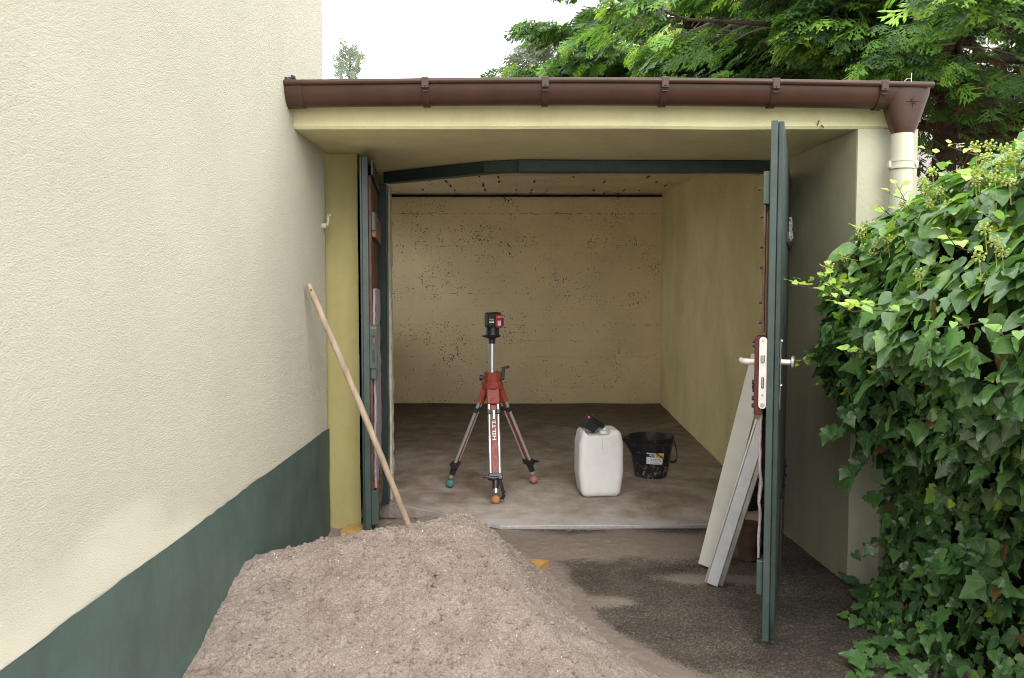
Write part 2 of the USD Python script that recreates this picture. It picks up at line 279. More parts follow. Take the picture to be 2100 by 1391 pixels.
# sand: pinkish beige, damp and browner in patches, single dark and white grains
look("sand", {"g": ("geometry", {}), "n": ("noise_texture", {"scale": 150.0, "detail": 5.0, "roughness": 0.85}), "w": ("noise_texture", {"scale": 7.0, "detail": 6.0, "roughness": 0.7}),
    "r": ("rgb_ramp", {"ramp": [(0.32, (0.085, 0.062, 0.049)), (0.44, (0.290, 0.232, 0.192)), (0.57, (0.425, 0.346, 0.290)), (0.72, (0.63, 0.54, 0.46))]}), "wr": ("rgb_ramp", {"ramp": [(0.30, (0.72, 0.68, 0.66)), (0.55, (1, 1, 1))]}),
    "m": ("mix", {"mix_type": "multiply", "fac": 1.0}), "bn": ("noise_texture", {"scale": 120.0, "detail": 6.0, "roughness": 0.78}), "b": ("bump", {"strength": 1.0, "distance": 0.013}), "p": ("principled_bsdf", {"roughness": 0.95, "specular_ior_level": 0.15})},
    [("g.position", "n.vector"), ("g.position", "w.vector"), ("g.position", "bn.vector"), ("n.fac", "r.fac"), ("w.fac", "wr.fac"), ("r.color", "m.color1"), ("wr.color", "m.color2"), ("m.color", "p.base_color"), ("bn.fac", "b.height"), ("b.normal", "p.normal")])
paint("stone_white", (0.72, 0.69, 0.64), 0.7, 0.1, 60)
paint("stone_dark", (0.10, 0.095, 0.10), 0.7, 0.4, 60)
# pale ash handle
look("handle_wood", {"g": ("geometry", {}), "m": ("mapping", {"scale": (40.0, 40.0, 2.5)}), "n": ("noise_texture", {"scale": 1.0, "detail": 5.0}), "r": ("rgb_ramp", {"ramp": [(0.3, (0.28, 0.205, 0.135)), (0.7, (0.47, 0.365, 0.262))]}),
    "p": ("principled_bsdf", {"roughness": 0.55})}, [("g.position", "m.vector"), ("m.vector", "n.vector"), ("n.fac", "r.fac"), ("r.color", "p.base_color")])
# bucket plastic with dried splashes
look("bucket_black", {"g": ("geometry", {}), "n": ("noise_texture", {"scale": 26.0, "detail": 6.0, "roughness": 0.7}), "xyz": ("separate_xyz", {}), "lo": ("map_range", {"from_min": 0.16, "from_max": 0.0, "to_min": 0.0, "to_max": 0.13, "clamp": True}),
    "a": ("math", {"math_type": "add"}), "mr": ("map_range", {"from_min": 0.60, "from_max": 0.74, "clamp": True, "to_max": 0.8}), "mx": ("mix", {"mix_type": "mix", "color1": (0.011, 0.011, 0.013), "color2": (0.36, 0.34, 0.31)}), "p": ("principled_bsdf", {"roughness": 0.5})},
    [("g.position", "n.vector"), ("g.position", "xyz.vector"), ("xyz.z", "lo.value"), ("n.fac", "a.value1"), ("lo.result", "a.value2"), ("a.value", "mr.value"), ("mr.result", "mx.fac"), ("mx.color", "p.base_color")])
# leaves: "tone" 0 = old dark leaf, 1 = fresh yellow-green; veins fan out from the leaf's base (uv)
def leafy(name, ramp, veins, trans=0.25, rough=0.38, spec=0.5):
    nodes = {"at": ("attribute", {"attribute": "tone"}), "r": ("rgb_ramp", {"ramp": ramp}), "p": ("principled_bsdf", {"roughness": rough, "specular_ior_level": spec}), "t": ("translucent_bsdf", {}),
             "g": ("geometry", {}), "n": ("noise_texture", {"scale": 45.0, "detail": 3.0}), "nr": ("rgb_ramp", {"ramp": [(0.3, (0.78, 0.8, 0.78)), (0.7, (1.15, 1.12, 1.1))]}), "mu": ("mix", {"mix_type": "multiply", "fac": 1.0}),
             "br": ("mix", {"mix_type": "multiply", "fac": 1.0, "color2": (1.5, 1.5, 0.7)}), "mxc": ("mix_closure", {"fac": trans})}
    links = [("at.fac", "r.fac"), ("g.position", "n.vector"), ("n.fac", "nr.fac"), ("r.color", "mu.color1"), ("nr.color", "mu.color2"), ("p.BSDF", "mxc.closure1"), ("t.BSDF", "mxc.closure2"), ("br.color", "t.color")]
    if veins:
        nodes.update({"uv": ("uvmap", {"attribute": "st"}), "s": ("separate_xyz", {}), "an": ("math", {"math_type": "arctan2"}), "ap": ("math", {"math_type": "pingpong", "value2": 0.33}), "len": ("vector_math", {"math_type": "length"}),
                      "d": ("math", {"math_type": "multiply"}), "v": ("map_range", {"from_min": 0.028, "from_max": 0.008, "clamp": True, "to_max": 0.42}), "vm": ("mix", {"mix_type": "mix", "color2": (0.15, 0.24, 0.10)})})
        links += [("uv.UV", "s.vector"), ("s.x", "an.value1"), ("s.y", "an.value2"), ("an.value", "ap.value1"), ("uv.UV", "len.vector1"), ("ap.value", "d.value1"), ("len.value", "d.value2"), ("d.value", "v.value"), ("v.result", "vm.fac"), ("mu.color", "vm.color1"), ("vm.color", "p.base_color"), ("vm.color", "br.color1")]
    else:
        links += [("mu.color", "p.base_color"), ("mu.color", "br.color1")]
    look(name, nodes, links, "mxc.closure")
leafy("ivy_leaf", [(0.0, (0.13, 0.065, 0.03)), (0.02, (0.13, 0.065, 0.03)), (0.035, (0.040, 0.090, 0.034)), (0.3, (0.095, 0.205, 0.056)), (0.55, (0.165, 0.30, 0.065)), (0.8, (0.24, 0.41, 0.03)), (1.0, (0.35, 0.46, 0.04))], True, 0.20, 0.27, 0.6)
leafy("conifer_leaf", [(0.0, (0.060, 0.026, 0.014)), (0.12, (0.055, 0.036, 0.018)), (0.2, (0.030, 0.060, 0.024)), (0.5, (0.065, 0.135, 0.034)), (0.8, (0.14, 0.28, 0.045)), (1.0, (0.25, 0.39, 0.06))], False, 0.3, 0.55, 0.3)
leafy("pale_leaf", [(0.0, (0.14, 0.165, 0.16)), (0.4, (0.20, 0.235, 0.21)), (1.0, (0.20, 0.25, 0.16))], False, 0.3, 0.6, 0.2)
paint("umbel", (0.33, 0.38, 0.085), 0.6, 0.3, 60)
look("window_glass", {"t": ("transparent_bsdf", {"color": (0.92, 0.94, 0.93)}), "gl": ("glossy_bsdf", {"roughness": 0.02, "color": (1, 1, 1)}), "f": ("fresnel", {"IOR": 1.45}), "m": ("mix_closure", {})},
     [("f.fac", "m.fac"), ("t.BSDF", "m.closure1"), ("gl.BSDF", "m.closure2")], "m.closure")

# ================================================================== the setting
XW, YH = -1.04, 4.535                      # face of the house wall, its far corner
ZG = -0.03                                 # the drive below the garage floor
pile_edge = None
def pile_h(X, Y):
    """Height of the sand heap above the drive: a ridge from the house wall to its nose, slopes at the angle of repose."""
    ax, ay, bx, by = -1.45, 2.90, -0.20, 3.40
    dx, dy = bx - ax, by - ay; t = np.clip(((X - ax) * dx + (Y - ay) * dy) / (dx * dx + dy * dy), 0, 1)
    ex, ey = X - (ax + t * dx), Y - (ay + t * dy)
    ey = np.where(ey < 0, ey * 0.47, ey * 0.80); ex = np.where(ex > 0, ex * (0.80 + 0.98 * np.clip((Y - 2.75) / 0.70, 0, 1)), ex)
    d = np.hypot(ex, ey); r = 0.14
    Hr = 0.365 + 0.120 * t ** 1.4
    h = Hr - 0.74 * (np.sqrt(d * d + r * r) - r)
    p = np.stack([X, Y, 0 * X], -1)
    h = h + fbm(p, 0.55, 3, 3) * 0.075 + fbm(p, 0.16, 2, 8) * 0.028
    return h
def smoothmax(a, k): return 0.5 * (a + np.sqrt(a * a + k * k))
def sand_cover(X, Y):
    p = np.stack([X, Y, 0 * X], -1)
    c = 1.15 - np.abs(Y - 4.50) / 0.42 + np.where(X > 1.15, -(X - 1.15) * 3, 0)          # swept band before the threshold
    c = np.maximum(c, 1.2 + pile_h(X, Y) * 4.2)                                            # round the heap's foot
    c = np.maximum(c, 1.25 - np.hypot((X - 0.42) / 0.62, (Y - 2.62) / 0.62))               # a tongue towards the camera
    c = np.maximum(c, 1.05 - np.hypot((X - 0.46) / 0.26, (Y - 3.66) / 0.16)); c = np.maximum(c, 0.95 - np.hypot((X - 0.95) / 0.50, (Y - 3.95) / 0.16))
    c = np.maximum(c, 0.75 - np.hypot((X - 0.75) / 0.9, (Y - 2.55) / 0.2))
    c = np.maximum(c, 0.9 - np.clip(Y - 1.9, 0, 9) / 0.35)
    return np.clip(np.maximum(c, 0.10) + fbm(p, 0.34, 5, 21) * 0.85, 0, 1)

solo("ground", grid(np.linspace(-300, 300, 13), np.linspace(-200, 500, 15), lambda X, Y: np.stack([X, Y, 0 * X - 0.20], -1)), "gravel", "pale gravel ground round the house and garage", None, kind="structure")
xs = np.concatenate([[XW - 0.02], np.arange(-1.0, 2.05, 0.0065), [2.2, 2.6]]); ys = np.concatenate([np.linspace(-2.5, 2.0, 12), np.arange(2.03, 4.93, 0.0065), [5.0]])
def drive(X, Y):
    p = np.stack([X, Y, 0 * X], -1); c = sand_cover(X, Y)
    z = ZG + fbm(p, 0.45, 3, 5) * 0.012 + noise(p, 0.011, 6) * 0.006 * (1 - 0.5 * c) + noise(p, 0.022, 7) * 0.004 + np.clip(c - 0.45, 0, 1) * 0.014 * (1 + noise(p, 0.05, 9))
    z += 0.050 * np.exp(-((X - 0.42) / 0.40) ** 2 - ((Y - 2.62) / 0.42) ** 2) * (1 + 0.5 * fbm(p, 0.2, 3, 33))   # the heap's low tail
    z += 0.095 * np.exp(-((np.minimum(X + 0.55, 0) / 1.0) ** 2 + ((X + 0.55).clip(0) / 0.25) ** 2 + ((Y - 4.62) / 0.26) ** 2)) * (1 + 0.7 * fbm(p, 0.12, 3, 31))   # rubble and soil by the left pillar
    return np.stack([X, Y, z], -1)
X_, Y_ = np.meshgrid(xs, ys, indexing="ij")
solo("driveway", grid(xs, ys, drive), "asphalt", "worn dark asphalt drive with sand swept over it", None, True, kind="structure", tone=sand_cover(X_, Y_).ravel())

# ------------------------------------------------------------------ the house: one long roughcast wall, its plinth
house = thing("house", "house with cream roughcast wall and dark green plinth on the left", "house", (XW, 3.0, 0))
ZP, HH = 0.632, 3.42
def rough(Y, Z):
    p = np.stack([Y * 0.55 + Z * 0.18, Z - Y * 0.10, 0 * Y], -1); g = noise(p, 0.0058, 1) + 0.8 * noise(p, 0.0083, 2) + 0.35 * noise(p, 0.013, 3)
    p = np.stack([Y, Z, 0 * Y], -1)
    q = np.stack([Y * 0.8, Z * 2.2, 0 * Y], -1)
    smooth = np.clip((0.19 + 0.13 * fbm(q, 0.35, 3, 4) * 2 - (Z - ZP) - np.clip(Y - 2.3, 0, 9) * 0.45) / 0.12, 0, 1)      # a made-good smooth strip above the plinth
    d = 0.0007 * g * (1 - 0.7 * smooth) + fbm(p, 0.5, 3, 5) * 0.006
    e = np.clip((Y - (YH - 0.05)) / 0.05, 0, 1)
    rough.tone = (1 - 0.50 * smooth).ravel()
    return np.stack([XW + d - 0.008 * e * e, Y + e * 0.004 * noise(p, 0.03, 6), Z + 0 * Y], -1)
wg = grid(np.arange(1.25, YH + .001, 0.0055), np.arange(ZP + 0.001, 3.32, 0.0031), rough); part("wall", wg, "roughcast", house, True, tone=rough.tone)
part("wall", [box(-9, XW - 0.012, -3, YH - 0.012, -0.2, HH), box(XW - 0.0119, XW, -3, 1.249, ZP, HH), box(XW - 0.0119, XW - 0.001, 1.25, YH - 0.006, 3.321, HH)], "render_body", house)
part("roof", [prism([(-9.2, -3.2), (XW - 0.02, -3.2), (XW - 0.02, YH + 0.15), (-9.2, YH + 0.15)], HH, HH + .12), hull([(-9.2, -3.2, HH + .121), (XW - .02, -3.2, HH + .121), (XW - .02, YH + .15, HH + .121), (-9.2, YH + .15, HH + .121), (-5, -3.2, HH + 1.6), (-5, YH + .15, HH + 1.6)])], "roof_tile", house)
pl = grid(np.arange(0.0, YH + .004, 0.02), np.linspace(-0.15, 1, 44), lambda Y, T: np.stack([XW + 0.004 + fbm(np.stack([Y, T, 0 * Y], -1), 0.25, 3, 14) * 0.007 + 0 * Y, Y, np.where(T < 0, T, T * (ZP + 0.006 * meshkit.noise(np.stack([Y / 0.05, 0 * Y, 0 * Y], -1), 2) + 0.012 * fbm(np.stack([Y, 0 * Y, 0 * Y], -1), 0.4, 2, 1)))], -1))
part("plinth", [pl, box(XW - 0.0118, XW - 0.001, -3, YH - 0.001, -0.15, ZP - 0.012)], "plinth_green", house, 30)
# torn patch over the gutter's end, and the shutter hook
tar = []
for k in range(26):
    tar.append(ball((XW + 0.006, 3.76 + 0.34 * k / 26, 2.366 + 0.050 * RNG.random() * math.sin(math.pi * (k + 1) / 27)), 0.014 + 0.010 * RNG.random(), 1, (0.6, 1.3, 0.7)))
m = cat(*tar); m.vertices = m.vertices + np.stack([noise(m.vertices, 0.012, k) for k in range(3)], 1) * 0.012
part("broken_render", m, "tar", house)
hk = P(668, 462, 4.44)
part("shutter_hook", [tube([hk + (-0.03, 0, 0), hk, hk + (0.012, -0.01, 0.0), hk + (0.016, -0.012, 0.02), hk + (0.016, -0.012, 0.045), hk + (0.022, -0.02, 0.058), hk + (0.032, -0.03, 0.052)], [0.008, 0.008, 0.008, 0.007, 0.007, 0.007, 0.006], 10),
                      tube([hk + (-0.025, 0, -0.004), hk + (0.004, 0, -0.004)], 0.016, 12)], "pipe_cream", house, 40)

# ------------------------------------------------------------------ the garage
garage = thing("garage", "open cream garage with brown gutter and green double doors", "garage", (0.3, 3.9, 0))
ZS, ZF0, ZF1 = 2.18, 2.265, 2.365           # soffit, gutter's underside, top of the fascia
YF = 3.885
x_right = 1.935
# beam over the opening: fascia and soffit in one piece
part("beam", uneven(box(XW - 0.03, x_right - 0.004, YF, 5.46, ZS, ZF1, 0.012), 0.045, 0.006, 0.5, 3, 0.0012), "masonry_cream", garage, 40)
# right wall with the splayed jamb, one piece from the street to the back
part("right_pillar", uneven(box(1.649, x_right, YF, YF + 0.010, -0.16, ZS - 0.003), 0.06, 0.0022, 0.4, 21, 0.0006), "pier_cream", garage, 40)
jr = [(1.648, YF + 0.0085), (x_right - 0.003, YF + 0.0085), (x_right, 4.96), (1.627, 4.96), (1.622, 4.84), (1.612, 4.70)]
part("right_wall", uneven(prism(jr, -0.16, ZS - 0.003), 0.10, 0.005, 0.5, 11, 0.0015), "jamb_cream", garage, 40)
part("right_wall", uneven(prism([(1.627, 4.962), (x_right, 4.962), (2.12, 10.3), (1.876, 10.3), (1.700, 6.28)], -0.16, 2.40), 0.12, 0.006, 0.5, 12, 0.0015), "inner_wall_paint", garage, 40)
part("right_wall", prism([(1.70, 6.2), (x_right, 6.2), (2.12, 10.3), (1.876, 10.3), (1.701, 6.3)], 2.398, 2.64), "inner_wall_paint", garage)
pil = [(-1.9, 4.552), (-0.868, 4.556), (-0.90, 4.72), (-0.975, 5.22), (-0.90, 5.36), (-0.85, 5.44), (-1.62, 5.50), (-1.9, 5.5)]
part("pillar", uneven(prism(pil, 0.02, ZS - 0.003), 0.06, 0.004, 0.4, 5, 0.001), "pillar_yellow", garage, 40)
wy0, wy1, wz0, wz1 = 6.3, 10.05, 0.90, 2.25            # a long window towards the garden
lw = part("left_wall", [box(-1.95, -1.75, 5.505, wy0, -0.1, 2.72), box(-1.95, -1.75, wy1, 10.3, -0.1, 2.72), box(-1.95, -1.75, wy0, wy1, -0.1, wz0), box(-1.95, -1.75, wy0, wy1, wz1, 2.72)], "inner_wall_paint", garage)
for k in range(4):
    a, b_ = wy0 + (wy1 - wy0) * k / 4, wy0 + (wy1 - wy0) * (k + 1) / 4
    wn = part("window", [box(-1.88, -1.84, a + .001, a + 0.04, wz0, wz1), box(-1.88, -1.84, b_ - 0.04, b_ - .001, wz0, wz1), box(-1.88, -1.84, a + 0.04, b_ - 0.04, wz0, wz0 + 0.04), box(-1.88, -1.84, a + 0.04, b_ - 0.04, wz1 - 0.04, wz1)], "door_green", garage)
    part("pane", box(-1.863, -1.859, a + 0.04, b_ - 0.04, wz0 + 0.04, wz1 - 0.04), "window_glass", wn)
part("pillar_base", uneven(box(-1.9, -0.872, 4.549, 4.60, -0.15, 0.018), 0.06, 0.006, 0.2, 6), "soil", garage, 40)
# torn plaster beside the left post
pe = uneven(box(-0.845, -0.806, 5.362, 5.44, 0.0, 2.10), 0.02, 0.012, 0.06, 8)
part("plaster_edge", pe, "pipe_cream", garage)
# concrete floor with its front edge following the frame
P0, P1, P2 = np.array([-0.815, 5.30]), np.array([-0.06, 4.80]), np.array([1.60, 4.84])
fl = [(-1.75, 5.5), (-0.90, 5.36), tuple(P0 + (0, -0.035)), tuple(P1 + (0, -0.03)), tuple(P2 + (0.03, -0.03)), (1.70, 6.28), (1.88, 10.2), (-1.75, 10.2)]
fm = prism(fl, -0.14, 0.0); v, f = trimesh.remesh.subdivide_to_size(fm.vertices, fm.faces, 0.09, max_iter=14); fm = trimesh.Trimesh(v, f, process=True)
v = np.array(fm.vertices); v[:, 2] += (v[:, 2] > -0.01) * fbm(v, 0.5, 3, 2) * 0.014; fm = trimesh.Trimesh(v, fm.faces, process=False)
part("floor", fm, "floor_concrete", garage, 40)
ed = [bar((*(P0 + (0.05, -0.045)), -0.010), (*(P1 + (0, -0.040)), -0.010), 0.022, 0.012), bar((*(P1 + (0.002, -0.040)), -0.010), (*(P2 + (0.0, -0.040)), -0.010), 0.022, 0.012)]
part("threshold_strip", ed[0], "alu_rule", garage); part("threshold_strip", ed[1], "alu", garage)
# frame: head in two lengths that meet at a blunt angle, two posts
ZH = 2.106
ka, kb = P1 + unit(np.append(P0 - P1, 0))[:2] * 0.10, P1 + unit(np.append(P2 - P1, 0))[:2] * 0.10
for q0, q1, e0, e1 in ((P0, ka, 0, 0.006), (ka, kb, 0.006, 0.006), (kb, P2, 0.006, 0)):
    dq = unit(np.append(q1 - q0, 0))[:2]
    part("head_rail", uneven(bar((*(q0 - dq * e0), (ZH + ZS) / 2), (*(q1 + dq * e1), (ZH + ZS) / 2), ZS - ZH - 0.004 - 0.0012 * (e0 * e1 > 0), 0.075 - 0.002 * (e0 * e1 > 0), b=0.004), 0.05, 0.004, 0.3, 2), "frame_green", garage, 40)
part("door_post", uneven(box(-0.895, -0.818, 5.262, 5.35, 0.0, ZH - 0.002, 0.004), 0.06, 0.004, 0.3, 12), "door_green_outer", garage, 40)
part("door_post", box(1.560, 1.618, 4.775, 4.845, 0.0, ZH - 0.002, 0.004), "frame_green", garage)
# back wall of painted blocks; the courses' joints lie a little back
bw = part("back_wall", box(-1.95, 2.1, 10.104, 10.3, -0.1, 2.80), "block_paint", garage)
H = 0.198
for r in range(13):
    z0 = r * H + 0.004; z1 = min(z0 + H - 0.0006, 2.584); off = 0.25 * (r % 2); k = 0
    x = -1.75 - off
    while x < 1.88:
        a, b_ = max(x + 0.0004, -1.749), min(x + 0.4996, 1.879)
        if b_ - a > 0.03:
            part("block", box(a, b_, 10.10 + 0.0015 * RNG.random(), 10.15, z0, z1, 0.0012), "block_paint", bw)
        x += 0.5
dash = []; qd = np.random.default_rng(23)
for c_, n_ in ((12, 150), (10, 30), (7, 26), (5, 34), (4, 22), (3, 14), (8, 12)):
    for k in range(n_):
        x_ = qd.uniform(-1.7, 1.85); l_ = qd.exponential(0.018) + 0.004; h_ = qd.uniform(0.002, 0.008); z_ = c_ * H + 0.003 + qd.normal(0, 0.005)
        dash.append(hull([(x_, 10.0985, z_), (x_ + l_ * .3, 10.0985, z_ + h_ * .6), (x_ + l_, 10.0985, z_ + h_ * .2), (x_ + l_ * .6, 10.0985, z_ - h_ * .4), (x_, 10.102, z_), (x_ + l_, 10.102, z_)]))
part("paint_chips", dash, "joint_dark", bw, kind="stuff")
part("wall_gap", box(-1.75, 1.86, 10.07, 10.104, 2.587, 2.610), "rubber_black", garage)
# ceiling of hollow blocks, falling towards the street; some joints are open
def zc(Y): return 2.625 - 0.05 * (10.1 - Y)
ce = part("ceiling", hull([(x, y, zc(y) + d) for x in (-1.9, 2.05) for y in (5.46, 10.3) for d in (0.0125, 0.12)]), "joint_dark", garage)
y, r = 10.09, 0
while y > 5.6:
    d = 0.55; x = -1.75 - 0.18 * (r % 2)
    while x < 1.9:
        gap = 0.0015 + (0.010 if RNG.random() < 0.16 else 0.0)
        a, b_ = max(x + gap, -1.749), min(x + 0.36 - 0.0015, 1.90)
        if b_ - a > 0.05:
            part("ceiling_block", hull([(xx, yy, zc(yy) + q) for xx in (a, b_) for yy in (y - 0.002, y - d + 0.002) for q in (RNG.random() * 0.003, 0.012)]), "ceiling_paint", ce)
        x += 0.36
    y -= d; r += 1
chips = []
for k in range(46):
    yy = 10.09 - 0.55 * RNG.integers(0, 7) - RNG.random() * 0.12; rr = int(round((10.09 - yy) // 0.55)); xx = -1.57 + 0.18 * RNG.integers(0, 19)
    if xx < 1.72: chips.append(box(xx - 0.006 - 0.008 * RNG.random(), xx + 0.006, yy - 0.03 - 0.16 * RNG.random(), yy, zc(yy) - 0.010, zc(yy) + 0.002))
part("paint_chips", chips, "joint_dark", ce, kind="stuff")
part("roof", hull([(x, y, z) for x in (-1.95, 2.05) for y, z in ((5.47, 2.42), (10.35, 2.76), (5.47, 2.52), (10.35, 2.86))]), "roof_felt", garage)
part("roof", box(XW, x_right + 0.02, 3.93, 5.466, ZF1 + 0.002, ZF1 + 0.022), "roof_felt", garage)

# gutter: half round with a beaded rim, brackets, joint collars, outlet funnel
GX0, GX1, GY = XW - 0.035, 1.955, 3.80
zt = lambda x: 2.350 - 0.010 * (x - GX0) / (GX1 - GX0) + 0.016 * math.sin(math.pi * (x - GX0) / (GX1 - GX0))
R = 0.070
def gutter_run(x0, x1, r, n=16, th=0.003, ss=9):
    ang = np.linspace(math.pi, 2 * math.pi, n); st = np.linspace(x0, x1, ss)
    ring = [(GY + r * math.cos(a), r * 1.32 * math.sin(a)) for a in ang] + [(GY + (r - th) * math.cos(a), (r - th) * 1.32 * math.sin(a)) for a in ang[::-1]]
    v = np.array([[(x, yy, zt(x) + zz) for yy, zz in ring] for x in st]); m = len(ring); v = v.reshape(-1, 3)
    i, j = np.meshgrid(np.arange(ss - 1), np.arange(m), indexing="ij"); k = (j + 1) % m; a, b_, c, d = i * m + j, i * m + k, (i + 1) * m + k, (i + 1) * m + j
    f = np.vstack([np.stack([a, b_, c], -1).reshape(-1, 3), np.stack([a, c, d], -1).reshape(-1, 3)])
    q = np.arange(n - 1); caps = [np.stack([q + o, m - 1 - q + o, q + 1 + o], 1) for o in (0, (ss - 1) * m)] + [np.stack([q + 1 + o, m - 1 - q + o, m - 2 - q + o], 1) for o in (0, (ss - 1) * m)]
    t = trimesh.Trimesh(v, np.vstack([f] + caps), process=False); return t
gx_end = 1.800
gut = part("gutter", gutter_run(GX0, gx_end, R), "gutter_brown", garage, 35)
part("gutter_bead", tube([(x, GY - R - 0.004, zt(x) + 0.004) for x in np.linspace(GX0, GX1 - 0.035, 14)], 0.0130, 12), "gutter_brown", gut, 40)
part("end_collar", gutter_run(GX0 - 0.002, GX0 + 0.115, R + 0.004), "gutter_brown", gut, 35)
for px in (872, 1118, 1363, 1590, 1812):
    x = P(px, 195, GY - R)[0]
    b_ = gutter_run(x - 0.015, x + 0.015, R + 0.0055, ss=3)
    part("gutter_bracket", [b_, box(x - 0.017, x + 0.017, GY - R - 0.0185, GY - R - 0.006, zt(x) - 0.030, zt(x) + 0.0185, 0.003), box(x - 0.011, x + 0.011, GY - R - 0.009, GY - R + 0.0, zt(x) - 0.044, zt(x) - 0.040),
                            box(x - 0.014, x + 0.014, GY - R - 0.01, GY + R + 0.02, zt(x) + 0.014, zt(x) + 0.0205), ball((x, GY - R - 0.0185, zt(x) - 0.020), 0.005, 1)], "gutter_bracket", gut, 30)
hx = P(1851, 260, GY)[0]
def ellip_ring(cx, cy, rx, ry, z, n=40, p=2.6):
    a = np.arange(n) * 2 * np.pi / n; c, s = np.cos(a), np.sin(a)
    return np.stack([cx + rx * np.sign(c) * np.abs(c) ** (2 / p), cy + ry * np.sign(s) * np.abs(s) ** (2 / p), np.full(n, z)], 1)
def loft(rings, cap=True):
    n = len(rings[0]); v = np.vstack(rings); i, j = np.meshgrid(np.arange(len(rings) - 1), np.arange(n), indexing="ij"); k = (j + 1) % n
    f = [np.stack([i * n + j, i * n + k, (i + 1) * n + k], -1).reshape(-1, 3), np.stack([i * n + j, (i + 1) * n + k, (i + 1) * n + j], -1).reshape(-1, 3)]
    if cap:
        m = len(v); v = np.vstack([v, rings[0].mean(0), rings[-1].mean(0)]); q = np.arange(n)
        f += [np.stack([np.full(n, m), (q + 1) % n, q], 1), np.stack([np.full(n, m + 1), (len(rings) - 1) * n + q, (len(rings) - 1) * n + (q + 1) % n], 1)]
    return trimesh.Trimesh(v, np.vstack(f), process=False)
fz = zt(1.85)
fr = [(0.046, 0.046, -0.205), (0.046, 0.046, -0.204), (0.047, 0.047, -0.205), (0.050, 0.049, -0.192), (0.058, 0.054, -0.178), (0.074, 0.060, -0.13), (0.093, 0.067, -0.07), (0.106, 0.073, -0.030), (0.108, 0.0745, 0.0)]
part("outlet_funnel", loft([ellip_ring(hx + 0.004 * i / 7, GY + 0.0, a, b_, fz + z) for i, (a, b_, z) in enumerate(fr)]), "gutter_brown", gut, 40)
st = []
for k in range(8):
    a = k * math.pi / 4; L = 0.034 if k % 2 == 0 else 0.022; c = np.array([hx + 0.012, GY - 0.0685, fz - 0.070]); e = np.array([math.cos(a), -0.115 * math.sin(a), math.sin(a)])
    st.append(hull([c + (0, -0.004, 0), c + e * L + (0, 0.001, 0), c + 0.0035 * np.array([-math.sin(a), 0, math.cos(a)]) + e * 0.004, c - 0.0035 * np.array([-math.sin(a), 0, math.cos(a)]) + e * 0.004, c + (0, 0.006, 0)]))
part("star_emblem", st, "gutter_bracket", gut)
part("bird_wire", [tube([(hx + 0.035, GY, fz - 0.02), (hx + 0.035, GY, fz + 0.075)], 0.002, 6), tube([(hx + 0.035, GY, fz + 0.05), (hx + 0.02, GY + 0.01, fz + 0.052), (hx - 0.01, GY + 0.02, fz + 0.02)], 0.0015, 6)], "nickel", gut)
dp = part("downpipe", [tube([(hx, GY, fz - 0.205), (hx - 0.003, GY, 1.2), (hx - 0.006, GY, -0.02)], 0.049, 24)], "pipe_cream", garage, 40)
zr = P(1851, 338, GY)[2]
part("pipe_clip", [lathe([(0.049, zr - 0.021), (0.056, zr - 0.021), (0.056, zr - 0.012), (0.0535, zr - 0.010), (0.0535, zr + 0.010), (0.056, zr + 0.012), (0.056, zr + 0.021), (0.049, zr + 0.021)], (hx, GY, 0), 32),
                   box(hx + 0.050, hx + 0.074, GY - 0.016, GY + 0.008, zr - 0.018, zr + 0.018, 0.004), box(hx - 0.064, hx - 0.05, GY - 0.012, GY + 0.008, zr - 0.016, zr + 0.016, 0.003), tube([(hx + 0.062, GY - 0.014, zr), (hx + 0.062, GY - 0.022, zr)], 0.008, 10)], "pipe_cream", dp, 40)
each("crack", [bar(P(1680, 247, YF - 0.004), P(1676, 258, YF - 0.004), 0.006, 0.006), bar(P(1684, 256, YF - 0.004), P(1690, 262, YF - 0.004), 0.006, 0.006)], "rail_wood", garage)

# ------------------------------------------------------------------ the right leaf, wide open towards the drive
F = G(1574, 1317, 0.005)[:2]; Hn = np.array([1.600, 4.745])
uR = unit([F[0] - Hn[0], F[1] - Hn[1], 0]); nR = np.array([uR[1], -uR[0], 0]); 
if nR[0] > 0: nR = -nR                      # towards the inner face (left)
LR = float(np.hypot(*(F - Hn))); oR = np.array([*Hn, 0.0]); wR = np.array([0, 0, 1.0])
def lr(u0, u1, n0, n1, z0, z1, b=0.002): return frame(box(u0, u1, n0, n1, z0, z1, b), oR, uR, nR, wR)
def lp(u, n, z): return oR + uR * u + nR * n + wR * z
ZB, ZT = 0.005, float(P(1592, 246, F[1])[2])
door = part("door_leaf", [lr(0.0, LR, -0.004, 0.022, ZB, ZT)], "door_green", garage, label="wide right door leaf swung out towards the drive")
nb = 11
for k in range(nb):
    w0, w1 = LR * k / nb + 0.0015, LR * (k + 1) / nb - 0.0015
    part("plank", lr(w0, w1 - (0.002 if k == nb - 1 else 0), -0.026, -0.0055, ZB + 0.012, ZT - 0.004, 0.003), "door_green_outer", door)
for k in range(nb - 1):
    part("inner_plank", lr(LR * k / nb + 0.0015, LR * (k + 1) / nb - 0.0015, 0.0225, 0.036, 0.34, 1.74, 0.002), "plank_brown", door)
part("rail", lr(0.04, LR - 0.02, 0.0225, 0.048, 1.745, 1.872, 0.003), "door_green", door)
part("rail", lr(0.04, LR - 0.02, 0.0225, 0.048, 0.185, 0.325, 0.003), "door_green", door)
part("edge_batten", lr(LR - 0.10, LR - 0.022, 0.0365, 0.046, 1.24, 1.742, 0.002), "plank_brown", door)
sc = [tube([lp(LR - 0.06, 0.04, z), lp(LR - 0.06, 0.058, z)], 0.006, 8) for z in (1.70, 1.58, 1.50, 1.36, 1.28)] + [tube([lp(LR - 0.07, 0.06, 1.81), lp(LR - 0.07, 0.068, 1.81)], 0.006, 8)]
each("screw", sc, "iron_black", door)
